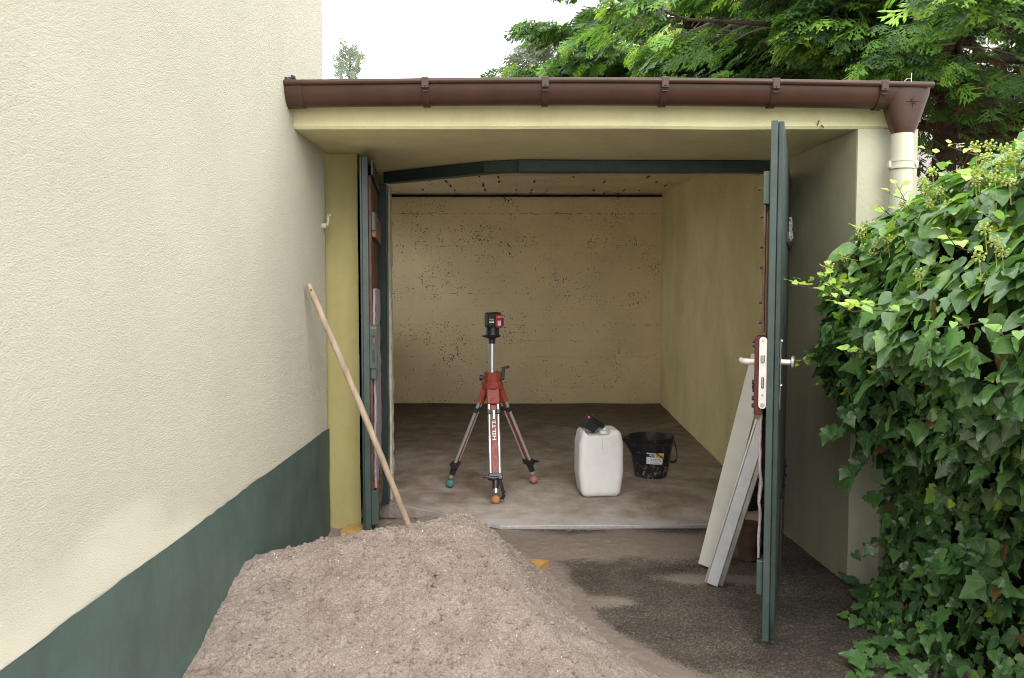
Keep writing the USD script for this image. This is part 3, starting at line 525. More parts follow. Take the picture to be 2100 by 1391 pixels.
# foam sheet nailed on below the lock
fs = uneven(lr(0.10, LR - 0.035, 0.0365, 0.047, 0.327, 0.945, 0.004), 0.03, 0.010, 0.08, 3)
part("insulation_sheet", fs, "foam", door, True)
# lock case, face plate, inside handle
lk = part("lock_case", lr(LR - 0.17, LR - 0.012, 0.0365, 0.070, 0.915, 1.225, 0.004), "lock_maroon", door)
pf = [(0.018 + 0.0145 * math.cos(a) , s * 0.128 + 0.0145 * math.sin(a)) for s, a0 in ((1, 0), (-1, math.pi)) for a in np.linspace(a0, a0 + math.pi, 10)]
fp = prism([(x + 0.019, z + 1.083) for x, z in pf], 0, 0.006); fp.vertices = fp.vertices[:, [2, 0, 1]]; fp.vertices[:, 0] += LR - 0.0118
part("face_plate", frame(fp, oR, uR, nR, wR), "lock_face", lk, 40)
part("latch", lr(LR - 0.008, LR + 0.003, 0.030, 0.044, 1.125, 1.155, 0.002), "alu_dark", lk); part("bolt_slot", lr(LR - 0.007, LR - 0.0045, 0.032, 0.042, 1.022, 1.066), "plastic_black", lk)
part("bolt", lr(LR - 0.0068, LR - 0.003, 0.034, 0.040, 1.025, 1.063), "nickel", lk)
each("screw", [tube([lp(LR - 0.007, 0.037, z), lp(LR - 0.0042, 0.037, z)], r, 12) for z, r in ((1.211, 0.005), (0.995, 0.005), (0.955, 0.009))], "screw_steel", lk)
each("lock_stud", [tube([lp(LR - 0.06, 0.066, z), lp(LR - 0.06, 0.080, z)], r, 8) for z, r in ((1.205, 0.008), (1.185, 0.006), (1.04, 0.010), (1.02, 0.007), (0.975, 0.010), (0.945, 0.009))] + [lr(LR - 0.09, LR - 0.05, 0.0702, 0.078, 1.00, 1.03)], "iron_black", lk)
part("lever_handle", [tube([lp(LR - 0.055, 0.068, 1.122), lp(LR - 0.055, 0.088, 1.122)], [0.013, 0.011], 14), tube([lp(LR - 0.055, 0.084, 1.122), lp(LR - 0.058, 0.096, 1.122), lp(LR - 0.075, 0.112, 1.121), lp(LR - 0.105, 0.124, 1.121), lp(LR - 0.150, 0.130, 1.121), lp(LR - 0.165, 0.130, 1.122)], [0.009, 0.013, 0.013, 0.012, 0.010, 0.009], 12)], "lock_face", lk, 40)
# outside: long plate, round knob, cylinder, hinge straps
op = part("outer_plate", lr(LR - 0.085, LR - 0.045, -0.0300, -0.0262, 0.935, 1.215, 0.0015), "nickel", door)
part("knob", [tube([lp(LR - 0.065, -0.029, 1.122), lp(LR - 0.065, -0.067, 1.122)], 0.0135, 18), tube([lp(LR - 0.065, -0.064, 1.122), lp(LR - 0.065, -0.068, 1.122), lp(LR - 0.065, -0.076, 1.122), lp(LR - 0.065, -0.082, 1.122), lp(LR - 0.065, -0.084, 1.122)], [0.018, 0.027, 0.029, 0.024, 0.012], 24)], "nickel", op, 40)
each("screw", [tube([lp(LR - 0.065, -0.029, z), lp(LR - 0.065, -0.035, z)], 0.0055, 10) for z in (1.207, 1.030)], "screw_steel", op)
for z in (1.66, 0.40):
    part("hinge_strap", [lr(0.0, 0.95, -0.0335, -0.0262, z - 0.022, z + 0.022, 0.002), tube([lp(-0.012, -0.030, z - 0.05), lp(-0.012, -0.030, z + 0.05)], 0.014, 12)] + [ball(lp(u, -0.0335, z), 0.008, 1) for u in (0.15, 0.4, 0.65, 0.88)], "iron_black", door)
dr = uneven(lr(0.16, 0.26, -0.0350, -0.0264, 1.69, 1.83, 0.004), 0.008, 0.022, 0.03, 5)
part("paint_drips", dr, "paint_white_drip", door)
part("bottom_bar", lr(LR - 0.62, LR - 0.50, -0.038, -0.0262, 0.12, 0.46, 0.003), "iron_black", door)
part("edge_notch", lr(LR - 0.002, LR + 0.0015, -0.016, -0.009, ZB + 0.02, 0.09), "plastic_black", door)

# ------------------------------------------------------------------ the left leaf, folded against the pillar
FL = np.array([P(757, 800, 4.36)[0], 4.36]); HL = np.array([-0.885, 5.235])
uL = unit([FL[0] - HL[0], FL[1] - HL[1], 0]); nL = np.array([-uL[1], uL[0], 0])
if nL[0] < 0: nL = -nL
LL = float(np.hypot(*(FL - HL))); oL = np.array([*HL, 0.0])
def ll(u0, u1, n0, n1, z0, z1, b=0.002): return frame(box(u0, u1, n0, n1, z0, z1, b), oL, uL, nL, wR)
def llp(u, n, z): return oL + uL * u + nL * n + wR * z
Z0, Z1 = 0.065, 2.128
dl = part("door_leaf", ll(0, LL, -0.028, 0.004, Z0, Z1, 0.002), "door_green", garage, label="narrow left door leaf with brown inner planks")
for k in range(6):
    part("plank", ll(LL * k / 6 + 0.0015, LL * (k + 1) / 6 - 0.0015, -0.040, -0.0285, Z0, Z1 - 0.003), "door_green_outer", dl)
for k in range(6):
    part("inner_plank", ll(LL * k / 6 + 0.002, LL * (k + 1) / 6 - 0.012, 0.0045, 0.018 + 0.002 * (k % 2), 0.30, 2.03, 0.003), "plank_brown", dl)
part("rail", ll(0.03, LL - 0.02, 0.0185, 0.034, 2.032, Z1 - 0.01, 0.003), "frame_green", dl)
part("rail", ll(0.05, LL - 0.03, 0.0205, 0.042, 1.70, 1.835, 0.003), "rail_wood", dl, label="bare brown batten with a knot")
part("rail_end", ll(LL - 0.0298, LL - 0.012, 0.0205, 0.040, 1.735, 1.835, 0.003), "door_green", dl)
part("knot", [tube([llp(LL - 0.30, 0.040, 1.775), llp(LL - 0.30, 0.0430, 1.775)], 0.018, 10)], "joint_dark", dl)
part("rail", ll(0.03, LL - 0.03, 0.0205, 0.036, 0.10, 0.295, 0.003), "rail_wood", dl)
part("rail_end", ll(LL - 0.0298, LL - 0.008, 0.0045, 0.046, 0.12, 0.31, 0.003), "door_green", dl)
fs = uneven(ll(0.14, LL - 0.06, 0.0205, 0.034, 0.31, 1.42, 0.004), 0.035, 0.010, 0.08, 13)
part("insulation_sheet", fs, "foam", dl, True)
lk = part("lock_case", [ll(LL - 0.030, LL + 0.004, 0.0045, 0.046, 0.985, 1.225, 0.003), ll(LL - 0.026, LL + 0.003, 0.008, 0.046, 0.925, 0.9838, 0.006)], "door_green", dl)
each("keeper_slot", [ll(LL + 0.0041, LL + 0.0055, 0.017, 0.036, 1.12, 1.17), ll(LL + 0.0041, LL + 0.0055, 0.020, 0.032, 1.02, 1.085)], "plastic_black", lk)
each("rust_mark", [ll(LL + 0.0056, LL + 0.0062, 0.022, 0.034, 1.123, 1.155), ll(LL + 0.0041, LL + 0.0048, 0.012, 0.044, 1.203, 1.212)], "rail_wood", lk)
part("hinge_strap", [bar(llp(LL - 0.06, 0.040, 0.13), llp(0.30, 0.040, 0.42), 0.040, 0.004, (0, 0, 1))], "rust_strap", dl)
each("strap_bolt", [ball(llp(LL - 0.06 - (LL - 0.36) * t, 0.043, 0.13 + 0.29 * t), 0.009, 1) for t in (0.06, 0.22, 0.40, 0.62)], "iron_black", dl)
part("top_hook", tube([llp(LL * 0.45, 0.0, Z1 - 0.01), llp(LL * 0.45, 0.0, Z1 + 0.02)], 0.006, 8), "iron_black", dl)

# ================================================================== things on the drive and in the garage
# ------------------------------------------------------------------ sand heap
xs = np.arange(XW - 0.004, 0.95, 0.005); ys = np.arange(1.55, 4.78, 0.005)
def heap(X, Y):
    h = pile_h(X, Y); p = np.stack([X, Y, h], -1)
    hh = smoothmax(h + 0.0, 0.085) - 0.016
    on = np.clip(hh / 0.05, 0.0, 1.0)
    c1 = fbm(p, 0.075, 4, 51) * 1.5; c2 = fbm(p, 0.026, 3, 52) * 1.3; c3 = noise(p, 0.0115, 53); gate = np.clip(0.5 + 2.2 * fbm(p, 0.11, 3, 57), 0.45, 1.2)
    z = hh + on * (0.020 * c1 + 0.016 * fbm(np.stack([X + Y * .3, Y * 3.2 - X * 0.8, 0 * X], -1), 0.22, 3, 58) + 0.012 * c2 + gate * 0.020 * c3)
    return np.stack([X + on * 0.008 * noise(p, 0.016, 54) * (X > XW + 0.02), Y + on * 0.008 * noise(p, 0.016, 55), ZG + z], -1)
hm = grid(xs, ys, heap)
keep = (hm.vertices[hm.faces][:, :, 2].max(1) > ZG + 0.001); hm = trimesh.Trimesh(hm.vertices, hm.faces[keep], process=False); hm.remove_unreferenced_vertices()
heap_thing = thing("sand_heap", "big heap of pinkish beige sand in front of the garage", "sand heap", (-0.4, 3.2, ZG))
part("sand", hm, "sand", heap_thing, True, kind="stuff")
def scatter(n, look_, seed, r0, r1):
    r = np.random.default_rng(seed); out = []; base = trimesh.creation.icosphere(0, 1.0)
    while len(out) < n:
        x, y = r.uniform(-0.95, 0.9), r.uniform(1.9, 4.3); h = float(pile_h(np.array([x]), np.array([y]))[0])
        if h < 0.02: continue
        z = ZG + max(float(heap(np.array([[x]]), np.array([[y]]))[0, 0, 2]) - ZG, 0.0)
        m = base.copy(); s = r.uniform(r0, r1); m.vertices = m.vertices * s * r.uniform(0.7, 1.2, 3) + (x, y, z + s * 0.2); out.append(m)
    return cat(*out)
part("pebbles", scatter(120, "", 1, 0.0012, 0.0034), "stone_white", heap_thing, kind="stuff")
part("pebbles", scatter(150, "", 2, 0.0015, 0.0048), "stone_dark", heap_thing, kind="stuff")
part("sand_clods", scatter(1500, "", 3, 0.004, 0.012), "sand", heap_thing, kind="stuff")

# ------------------------------------------------------------------ long wooden handle leaning on the corner
top = PX(632, 582, XW + 0.022); bot = P(838, 1080, 4.28); bot = bot + (bot - top) * 0.06
ax = unit(bot - top); n = 22; pts = [top + (bot - top) * t + np.array([0.010, -0.004, 0]) * math.sin(math.pi * t) for t in np.linspace(0, 1, n)]
rad = np.full(n, 0.0168); rad[0] = 0.006; rad[-3:] = 0.0175
pts.insert(1, top + ax * 0.008); rad = np.insert(rad, 1, 0.0150)
sh = thing("shovel", "long pale wooden shovel handle leaning on the house corner, blade buried in sand", "shovel", bot)
part("handle", tube(pts, rad, 18), "handle_wood", sh, 50)
hc = top + ax * 0.038; part("hanging_hole", tube([hc + (0.004, -0.0155, 0.004), hc + (0.0045, -0.0182, 0.0045)], 0.0055, 12), "rail_wood", sh)
part("blade_socket", tube([bot - ax * 0.10, bot + ax * 0.04], [0.019, 0.024], 16), "iron_black", sh)

# ------------------------------------------------------------------ two offcuts of yellow timber
w1 = G(1100, 1169, ZG); w1[2] = ZG + 0.022
blk = hull([w1 + np.array(q) for q in ((-0.12, -0.05, -0.018), (0.005, -0.075, -0.018), (0.066, 0.03, -0.018), (-0.10, 0.06, -0.018), (-0.12, -0.05, 0.016), (0.005, -0.075, 0.016), (0.066, 0.03, 0.020), (-0.10, 0.06, 0.018))])
solo("timber_offcut", uneven(blk, 0.015, 0.003, 0.03, 1), "block_wood", "flat yellow timber offcut on the asphalt at the heap's right side", "timber offcut", 30)
w2 = P(722, 1086, 4.46)
blk = hull([w2 + np.array(q) for q in ((-0.055, -0.05, -0.022), (0.07, -0.05, -0.022), (0.085, 0.03, -0.022), (-0.03, 0.04, -0.022), (-0.055, -0.05, 0.008), (0.07, -0.05, 0.012), (0.085, 0.03, 0.022), (-0.03, 0.04, 0.016))])
solo("timber_offcut", uneven(blk, 0.015, 0.003, 0.03, 2), "block_wood", "yellow timber offcut by the foot of the yellow pillar behind the heap", "timber offcut", 30)

# ------------------------------------------------------------------ tripod
C = P(1010, 760, 5.62)[:2]
feet = [G(1017, 1034)[:2], G(923, 1000)[:2], G(1095, 992)[:2]]
zz = lambda py, Y=5.62: float(P(1010, py, Y)[2])
tp = thing("tripod", "red and aluminium crank tripod on the garage floor", "tripod", (*C, 0))
names = ("ball_orange", "ball_green", "ball_pink")
Z_hub = zz(797)
for k, ft in enumerate(feet):
    d = np.array([ft[0] - C[0], ft[1] - C[1], 0]); rad_ = unit(d); s = np.array([-rad_[1], rad_[0], 0])
    T = np.array([*C, 0]) + rad_ * 0.062 + np.array([0, 0, zz(806)]); B = np.array([*ft, 0.062]); a = unit(B - T); L = np.linalg.norm(B - T); nrm = unit(np.cross(a, s)); nrm = nrm if nrm @ rad_ > 0 else -nrm
    q = lambda t, u=0.0, o=0.0: T + a * L * t + s * u + nrm * o
    lg = part("leg", tube([q(0.055, -0.031), q(0.80, -0.031)], 0.0105, 14), "alu", tp, 40)
    part("leg_tube", tube([q(0.055, 0.031), q(0.80, 0.031)], 0.0105, 14), "alu", lg, 40)
    part("leg_strip", frame(box(0.12 * L, 0.80 * L, -0.0185, 0.0185, -0.006, 0.006), T, a, s, nrm), "tripod_strip", lg)
    part("hinge_block", [frame(box(-0.035, 0.075, -0.044, 0.044, -0.020, 0.020, 0.006), T, a, s, nrm), frame(box(0.040, 0.077, -0.020, 0.020, -0.024, 0.024, 0.004), T, a, s, nrm)], "tripod_red", lg)
    part("upper_clamp", [frame(box(0.115, 0.150, -0.045, -0.017, -0.017, 0.019, 0.004), T, a, s, nrm), frame(box(0.115, 0.150, 0.017, 0.045, -0.017, 0.019, 0.004), T, a, s, nrm), frame(box(0.12, 0.145, -0.0168, 0.0168, -0.010, 0.010, 0.002), T, a, s, nrm)], "plastic_black", lg)
    part("carry_clip", [frame(box(0.118, 0.20, -0.008, 0.008, 0.0065, 0.014, 0.003), T, a, s, nrm)], "alu", lg)
    part("clip_hole", tube([q(0.0, 0, 0.0145) + a * 0.19, q(0.0, 0, 0.0165) + a * 0.19], 0.008, 10), "plastic_black", lg)
    part("lower_clamp", [frame(box(0.795 * L, 0.86 * L, -0.047, 0.047, -0.020, 0.022, 0.005), T, a, s, nrm), tube([q(0.845, 0.02 , 0.028), q(0.85, -0.02, 0.034), q(0.838, -0.06, 0.034), q(0.836, -0.085, 0.030)], [0.011, 0.012, 0.010, 0.006], 8)], "plastic_black", lg, 40)
    part("lower_tube", [tube([q(0.85), q(0.945)], [0.023, 0.021], 14)], "plastic_black", lg, 40)
    part("foot_tip", [tube([q(0.943), q(0.985)], [0.019, 0.014], 12)], "alu", lg, 40)
    part("foot_ball", ball((ft[0], ft[1], 0.030), 0.0310, 3, (1, 1, 0.95)), names[k], lg, True, label=("orange foot ball", "teal foot ball", "pink and tan foot ball")[k])
    if k == 0:
        from shapely import affinity
        tx = meshkit.text_mesh("HILTI", 0.030, 0.0012, True); tx.vertices -= tx.bounds.mean(0) * [1, 1, 0]; w_, h_ = np.ptp(tx.vertices[:, 0]), np.ptp(tx.vertices[:, 1])
        tv = np.array(tx.vertices); tv[:, 0] *= 0.135 / w_; tv[:, 1] *= 0.024 / h_
        tx.vertices = tv; part("lettering", frame(trimesh.Trimesh(tv, tx.faces), q(0.375, 0, 0.0062), -a, -s if np.linalg.det(np.stack([-a, -s, nrm], 1)) > 0 else s, nrm), "print_white", lg)
        part("strap", [frame(box(0, 1, 0, 1, 0, 1), (0, 0, 0), np.eye(3)[0] * 1e-4, np.eye(3)[1] * 1e-4, np.eye(3)[2] * 1e-4)] and
             [bar(u_, v_, 0.024, 0.003, (1, 0.25, 0)) for u_, v_ in zip([q(0.86, 0.03) + np.array(x) for x in ((0, -.02, 0), (0.014, -.03, -.045), (0.026, -.035, -.085), (0.022, -.05, -.10))], [q(0.86, 0.03) + np.array(x) for x in ((0.014, -.03, -.045), (0.026, -.035, -.085), (0.022, -.05, -.10), (0.012, -.085, -.106))])], "rubber_black", lg)
cx, cy = C
hexa = lambda r, z0, z1, rot=0.0: prism([(cx + r * math.cos(a + rot), cy + r * math.sin(a + rot)) for a in np.arange(12) * math.pi / 6], z0, z1)
hub = part("hub", [hexa(0.058, zz(784), zz(763)), hexa(0.075, zz(797), zz(783.5)), hull([(cx + 0.074 * math.cos(a), cy + 0.074 * math.sin(a), z) for a in np.arange(18) * math.pi / 9 for z in (zz(796), zz(785))]), box(cx - 0.030, cx + 0.030, cy - 0.085, cy - 0.070, zz(795), zz(788), 0.004)], "tripod_red", tp, 25)
part("column", tube([(cx - 0.004, cy, Z_hub - 0.12), (cx - 0.004, cy, zz(705))], 0.0235, 20), "alu", tp, 40)
part("lock_knob", tube([(cx - 0.055, cy - 0.02, zz(774)), (cx - 0.066, cy - 0.02, zz(774)), (cx - 0.067, cy - 0.02, zz(774)), (cx - 0.088, cy - 0.02, zz(774)), (cx - 0.090, cy - 0.02, zz(774))], [0.008, 0.008, 0.019, 0.021, 0.014], 16), "plastic_black", tp, 40)
part("crank", [tube([(cx + 0.055, cy, zz(778)), (cx + 0.072, cy, zz(776))], [0.012, 0.012], 10), bar((cx + 0.070, cy, zz(780)), (cx + 0.078, cy, zz(753)), 0.024, 0.014, (1, 0, 0), 0.004), tube([(cx + 0.076, cy, zz(755)), (cx + 0.092, cy, zz(754)), (cx + 0.115, cy, zz(752.5)), (cx + 0.120, cy, zz(752.5))], [0.008, 0.008, 0.010, 0.006], 12)], "plastic_black", tp, 40)
part("mount_plate", [tube([(cx - 0.004, cy, zz(706)), (cx - 0.004, cy, zz(694))], [0.023, 0.021], 18), lathe([(0.0, zz(697)), (0.020, zz(697)), (0.028, zz(694)), (0.058, zz(691)), (0.062, zz(689.5)), (0.062, zz(688.2)), (0.0, zz(687.8))], (cx - 0.004, cy, 0), 28), ball((cx - 0.062, cy - 0.012, zz(689)), 0.008, 2, (1.6, 1, 0.6))], "plastic_black", tp, 40)
# laser level standing on it
lx, ly = P(1012, 665, 5.60)[:2]
ls = thing("laser_level", "black and red laser level standing on top of the tripod", "laser level", (lx, ly, zz(689)))
part("base", [lathe([(0.0, zz(688)), (0.047, zz(688)), (0.050, zz(686.5)), (0.046, zz(684)), (0.044, zz(672)), (0.043, zz(671)), (0.0, zz(671))], (lx - 0.006, ly, 0), 28)], "plastic_black", ls, 40)
z0, z1 = zz(673), zz(640.5)
part("body", rbox((lx - 0.004, ly, (z0 + z1) / 2), (0.102, 0.095, z1 - z0), 0.020, 2, 0.35, -0.04), "plastic_black", ls, 40)
cs, sn = math.cos(0.35), math.sin(0.35); fo = np.array([lx + 0.000, ly, 0]); fu, fn = np.array([cs, sn, 0]), np.array([sn, -cs, 0])
red = part("red_housing", frame(rbox((0.026, 0.046, (zz(672) + zz(645)) / 2), (0.052, 0.020, zz(645) - zz(672)), 0.008, 1), fo, fu, fn, wR), "laser_red", ls, 40)
part("side_cap", frame(rbox((0.056, 0.015, zz(660)), (0.018, 0.04, 0.055), 0.007, 1), fo, fu, fn, wR), "plastic_black", ls, 40)
part("label", frame(box(0.012, 0.035, 0.0562, 0.0572, zz(667), zz(657.5)), fo, fu, fn, wR), "print_white", red); part("label_print", [frame(box(0.015, 0.032, 0.0573, 0.0577, zz(k + 1.0), zz(k)), fo, fu, fn, wR) for k in (659, 661.2, 663.4)], "print_grey", red)
tx = meshkit.text_mesh("HILTI", 0.008, 0.0008, True); tx.vertices = tx.vertices[:, [0, 2, 1]]; tx.vertices += (0.012, 0.0562, zz(651))
part("lettering", frame(tx, fo, fu, fn, wR), "print_white", red)
part("warning_label", [frame(box(-0.048, -0.012, 0.0435, 0.0490, zz(656.5), zz(653.5)), fo, fu, fn, wR)], "print_ochre", ls); part("label", [frame(box(-0.048, -0.012, 0.0435, 0.0490, zz(661.5), zz(659)), fo, fu, fn, wR)], "print_white", ls)

# ------------------------------------------------------------------ white canister
jy = G(1227, 1021)[1] + 0.118; jx = P(1227, 1000, jy)[0]; jw, jd, jh, yaw = 0.312, 0.245, 0.462, 0.10
s_ = trimesh.creation.icosphere(2, 0.042).vertices
body = m3.Manifold.hull_points(np.vstack([s_ + np.array([a * (jw / 2 - 0.042 - dx), b * (jd / 2 - 0.042), z]) for a in (-1, 1) for b in (-1, 1) for z, dx in ((0.042, 0.018), (0.16, 0.0), (0.36, 0.002), (jh - 0.042, 0.016))]))
cut = m3.Manifold.hull_points(np.vstack([trimesh.creation.icosphere(2, 0.03).vertices + np.array([x, y, z]) for x in (-0.085, 0.030) for y in (-0.4, 0.4) for z in (jh - 0.004, jh + 0.2)]))
grip = m3.Manifold.hull_points(np.vstack([trimesh.creation.icosphere(2, 0.016).vertices + np.array([x, 0.035, jh - 0.020]) for x in (-0.115, 0.06)]))
jm = (body - cut) + grip
jm = tm(jm.refine_to_length(0.010)); jm = trimesh.Trimesh(jm.vertices, jm.faces, process=True); trimesh.smoothing.filter_taubin(jm, iterations=14)
v = np.array(jm.vertices); v[:, 1] += np.where(np.abs(v[:, 0]) < 0.006, 0.0018, 0) * np.sign(-v[:, 1]) * 0; 
dn = np.exp(-((v[:, 0]) / 0.10) ** 2) * np.exp(-((v[:, 2] - 0.22) / 0.13) ** 2) * 0.006; v[:, 1] -= np.sign(v[:, 1]) * dn * (np.abs(v[:, 1]) > 0.08); jm.vertices = v
RT = trimesh.transformations.euler_matrix(0, 0, yaw); place = lambda m: (m.apply_transform(RT), m.apply_translation((jx, jy, 0.0)))[0]
can = thing("canister", "white plastic canister standing on the garage floor", "canister", (jx, jy, 0))
part("body", place(jm), "can_white", can, True)
nk = lathe([(0.0, jh - 0.03), (0.026, jh - 0.03), (0.026, jh - 0.012), (0.022, jh - 0.008), (0.0, jh - 0.008)], (0.02, -0.055, 0), 20)
part("screw_cap", place(nk), "can_white", can, 40)
part("seam", place(cat(box(-0.001, 0.001, -jd / 2 - 0.0012, -jd / 2 + 0.010, jh - 0.13, jh - 0.05), tube([(0, -jd / 2 + 0.0045, 0.345), (0, -jd / 2 + 0.001, 0.345)], 0.004, 8))), "pipe_cream", can)
# black device lying tilted on it
jb = jy - 0.055; bx_, bz_ = P(1212, 868, jb)[0], P(1212, 867, jb)[2]
dv = thing("laser_receiver", "small black plastic device tilted on top of the white canister", "receiver", (bx_, jb, bz_ - 0.06))
db = rbox((0, 0, 0), (0.115, 0.080, 0.095), 0.020, 2); db.apply_transform(trimesh.transformations.euler_matrix(0.25, 0.62, 0.25)); db.apply_translation((bx_, jb, bz_))
db2 = rbox((0.030, 0, 0.030), (0.105, 0.088, 0.030), 0.010, 2); db2.apply_transform(trimesh.transformations.euler_matrix(0.25, 0.62, 0.25)); db2.apply_translation((bx_, jb, bz_))
part("body", db, "plastic_black", dv, 40); part("lid", db2, "rubber_black", dv, 40)
part("red_button", ball((bx_ - 0.018, jb - 0.047, bz_ + 0.044), 0.011, 2), "laser_red", dv, True); part("button_glint", ball((bx_ - 0.019, jb - 0.056, bz_ + 0.047), 0.004, 1), "print_white", dv, True)

# ------------------------------------------------------------------ mason's bucket
by = G(1334, 984)[1] + 0.12; bx = P(1334, 980, by)[0]; r0, r1, bh = 0.122, 0.172, 0.312
bk = thing("bucket", "black mortar bucket with a spout and a white label", "bucket", (bx, by, 0))
pr = [(0.0, 0.0), (r0 - 0.008, 0.0), (r0, 0.008), (r0 + (r1 - r0) * 0.5, bh * 0.5), (r1 - 0.004, bh - 0.03), (r1 + 0.001, bh - 0.028), (r1 + 0.006, bh - 0.010), (r1 + 0.007, bh), (r1 - 0.002, bh + 0.001), (r1 - 0.005, bh - 0.01), (r0 + (r1 - r0) * 0.5 - 0.005, bh * 0.5), (r0 - 0.006, 0.012), (0.0, 0.012)]
bm = lathe(pr, (0, 0, 0), 56); v = np.array(bm.vertices); an = np.arctan2(v[:, 1], v[:, 0]); sp = np.exp(-(((an - math.radians(205) + math.pi) % (2 * math.pi) - math.pi) / 0.26) ** 2) * np.clip((v[:, 2] - bh * 0.62) / (bh * 0.38), 0, 1) ** 1.4
rr = np.hypot(v[:, 0], v[:, 1]); v[:, :2] *= (1 + sp * 0.095 / np.maximum(rr, 1e-6))[:, None] * 1.0
bm.vertices = v + (bx, by, 0); part("body", bm, "bucket_black", bk, 40)
rA = lambda z: r0 + (r1 - r0) * z / bh
def wrap(mesh, a0, z0_, tilt=0.0, lift=0.0012):
    v = np.array(mesh.vertices); c, s = math.cos(tilt), math.sin(tilt); x, y = v[:, 0] * c - v[:, 1] * s, v[:, 0] * s + v[:, 1] * c; z = z0_ + y; r = rA(z) + lift + v[:, 2]; a = a0 + x / rA(z0_)
    return trimesh.Trimesh(np.stack([bx + r * np.cos(a), by + r * np.sin(a), z], 1), mesh.faces, process=False)
def slab(x0, x1, y0, y1, t=0.0008):
    xs_, n_ = np.linspace(x0, x1, 8), 8; m = trimesh.creation.box(bounds=[[x0, y0, 0], [x1, y1, t]]); v, f = trimesh.remesh.subdivide_to_size(m.vertices, m.faces, 0.02, max_iter=8); return trimesh.Trimesh(v, f, process=False)
A0, LZ, TL = math.radians(-87), 0.162, -0.06
lb = part("label", wrap(slab(-0.064, 0.064, -0.042, 0.044), A0, LZ, TL), "print_white", bk)
part("label_field", wrap(slab(-0.064, -0.004, 0.012, 0.036), A0, LZ, TL, 0.0026), "print_blue", lb); part("label_field", wrap(slab(-0.001, 0.064, 0.006, 0.043), A0, LZ, TL, 0.0026), "print_yellow", lb)
t_ = meshkit.text_mesh("PCT", 0.016, 0.0006, True); t_.vertices += (-0.045, 0.016, 0); part("lettering", wrap(t_, A0, LZ, TL, 0.0040), "print_white", lb)
sw = [slab(0.006 + 0.013 * k, 0.015 + 0.013 * k, 0.016 + 0.003 * (k % 2), 0.032 - 0.002 * (k % 3), 0.0005) for k in range(4)]
part("label_print", [wrap(m, A0, LZ, TL, 0.0040) for m in sw], "print_ochre", lb)
rg = np.random.default_rng(4); lines = []
for yy, x0, x1 in ((-0.004, -0.030, 0.040), (-0.014, -0.038, 0.034), (-0.032, -0.036, 0.040)):
    x = x0
    while x < x1: w_ = rg.uniform(0.004, 0.012); lines.append(slab(x, min(x + w_, x1), yy - 0.0022, yy + 0.0022, 0.0004)); x += w_ + 0.003
lines.append(slab(0.040, 0.046, -0.024, -0.012, 0.0004))
part("small_print", [wrap(m, A0, LZ, TL, 0.0026) for m in lines], "print_grey", lb)
th = np.linspace(0, math.pi, 22); hd = np.array([-0.02, -0.10, 0]); 
e1 = np.array([bx + (r1 + 0.006) * math.cos(math.radians(-118)), by + (r1 + 0.006) * math.sin(math.radians(-118)), bh - 0.02]); e2 = np.array([bx + (r1 + 0.006) * math.cos(math.radians(12)), by + (r1 + 0.006) * math.sin(math.radians(12)), bh - 0.02])
cpt = np.array([bx + 0.195 * math.cos(math.radians(-40)), by + 0.195 * math.sin(math.radians(-40)), 0.135])
part("handle", tube([e1 * (1 - t) ** 2 + 2 * t * (1 - t) * (cpt * 2 - (e1 + e2) / 2) + e2 * t * t for t in np.linspace(0, 1, 22)], 0.004, 8), "plastic_black", bk, 40)
part("hand_grip", tube([e1 * (1 - t) ** 2 + 2 * t * (1 - t) * (cpt * 2 - (e1 + e2) / 2) + e2 * t * t for t in np.linspace(0.42, 0.60, 6)], 0.010, 10), "plastic_black", bk, 40)

# ------------------------------------------------------------------ two long boards leaning on the right leaf, a brown tub behind them
b0 = G(1450, 1162, ZG + 0.008); b1 = P(1561, 725, b0[1] + 0.02)
bd = unit(b1 - b0)
wA = 0.092; sA = np.array([0.85, -0.52, 0.0])
bA = bar(b0, b0 + bd * 1.13, wA, 0.022, sA, 0.002)
solo("leaning_board", bA, "board_white", "wide cream white board leaning behind the aluminium rule", "board")
c0 = G(1461, 1199, ZG + 0.008); c1 = P(1568, 860, c0[1] - 0.04); cd = unit(c1 - c0)
sB = unit(np.array([0.93, -0.36, 0.0])); sB = unit(sB - cd * (sB @ cd)); tB = np.cross(cd, sB); tB = tB if tB[1] < 0 else -tB
LB = 0.84
ru = thing("straightedge", "silver aluminium straightedge leaning on the right door leaf", "straightedge", c0)
part("profile", frame(box(0, LB, -0.030, 0.026, -0.008, 0.010, 0.0025), c0, cd, sB, tB), "alu_rule", ru)
part("flange", frame(box(0, LB, -0.040, -0.0305, -0.008, 0.013, 0.002), c0, cd, sB, tB), "alu", ru)
part("back_web", frame(box(0.01, LB, 0.0265, 0.050, -0.052, 0.006, 0.002), c0, cd, sB, tB), "alu_dark", ru)
px_, py_ = P(1533, 1160, 4.24)[:2]
pot = thing("paint_pot", "small brown pot standing behind the straightedge by the right door leaf", "pot", (px_, py_, ZG))
part("body", lathe([(0, 0), (0.048, 0), (0.051, 0.004), (0.064, 0.155), (0.067, 0.157), (0.069, 0.195), (0.065, 0.195), (0.060, 0.15), (0.047, 0.008), (0, 0.008)], (px_ + 0.0, py_, ZG + 0.004), 32), "pot_brown", pot, 40)
tb = P(1548, 1078, 5.02); tx_, ty_ = tb[0] + 0.02, 5.12
tub = thing("rubber_tub", "low black tub on the garage floor behind the brown pot", "tub", (tx_, ty_, 0))
part("body", lathe([(0, 0.004), (0.10, 0.004), (0.105, 0.01), (0.128, 0.17), (0.136, 0.174), (0.136, 0.182), (0.124, 0.182), (0.10, 0.02), (0, 0.016)], (tx_ - 0.05, ty_ + 0.05, 0), 32), "rubber_black", tub, 40)

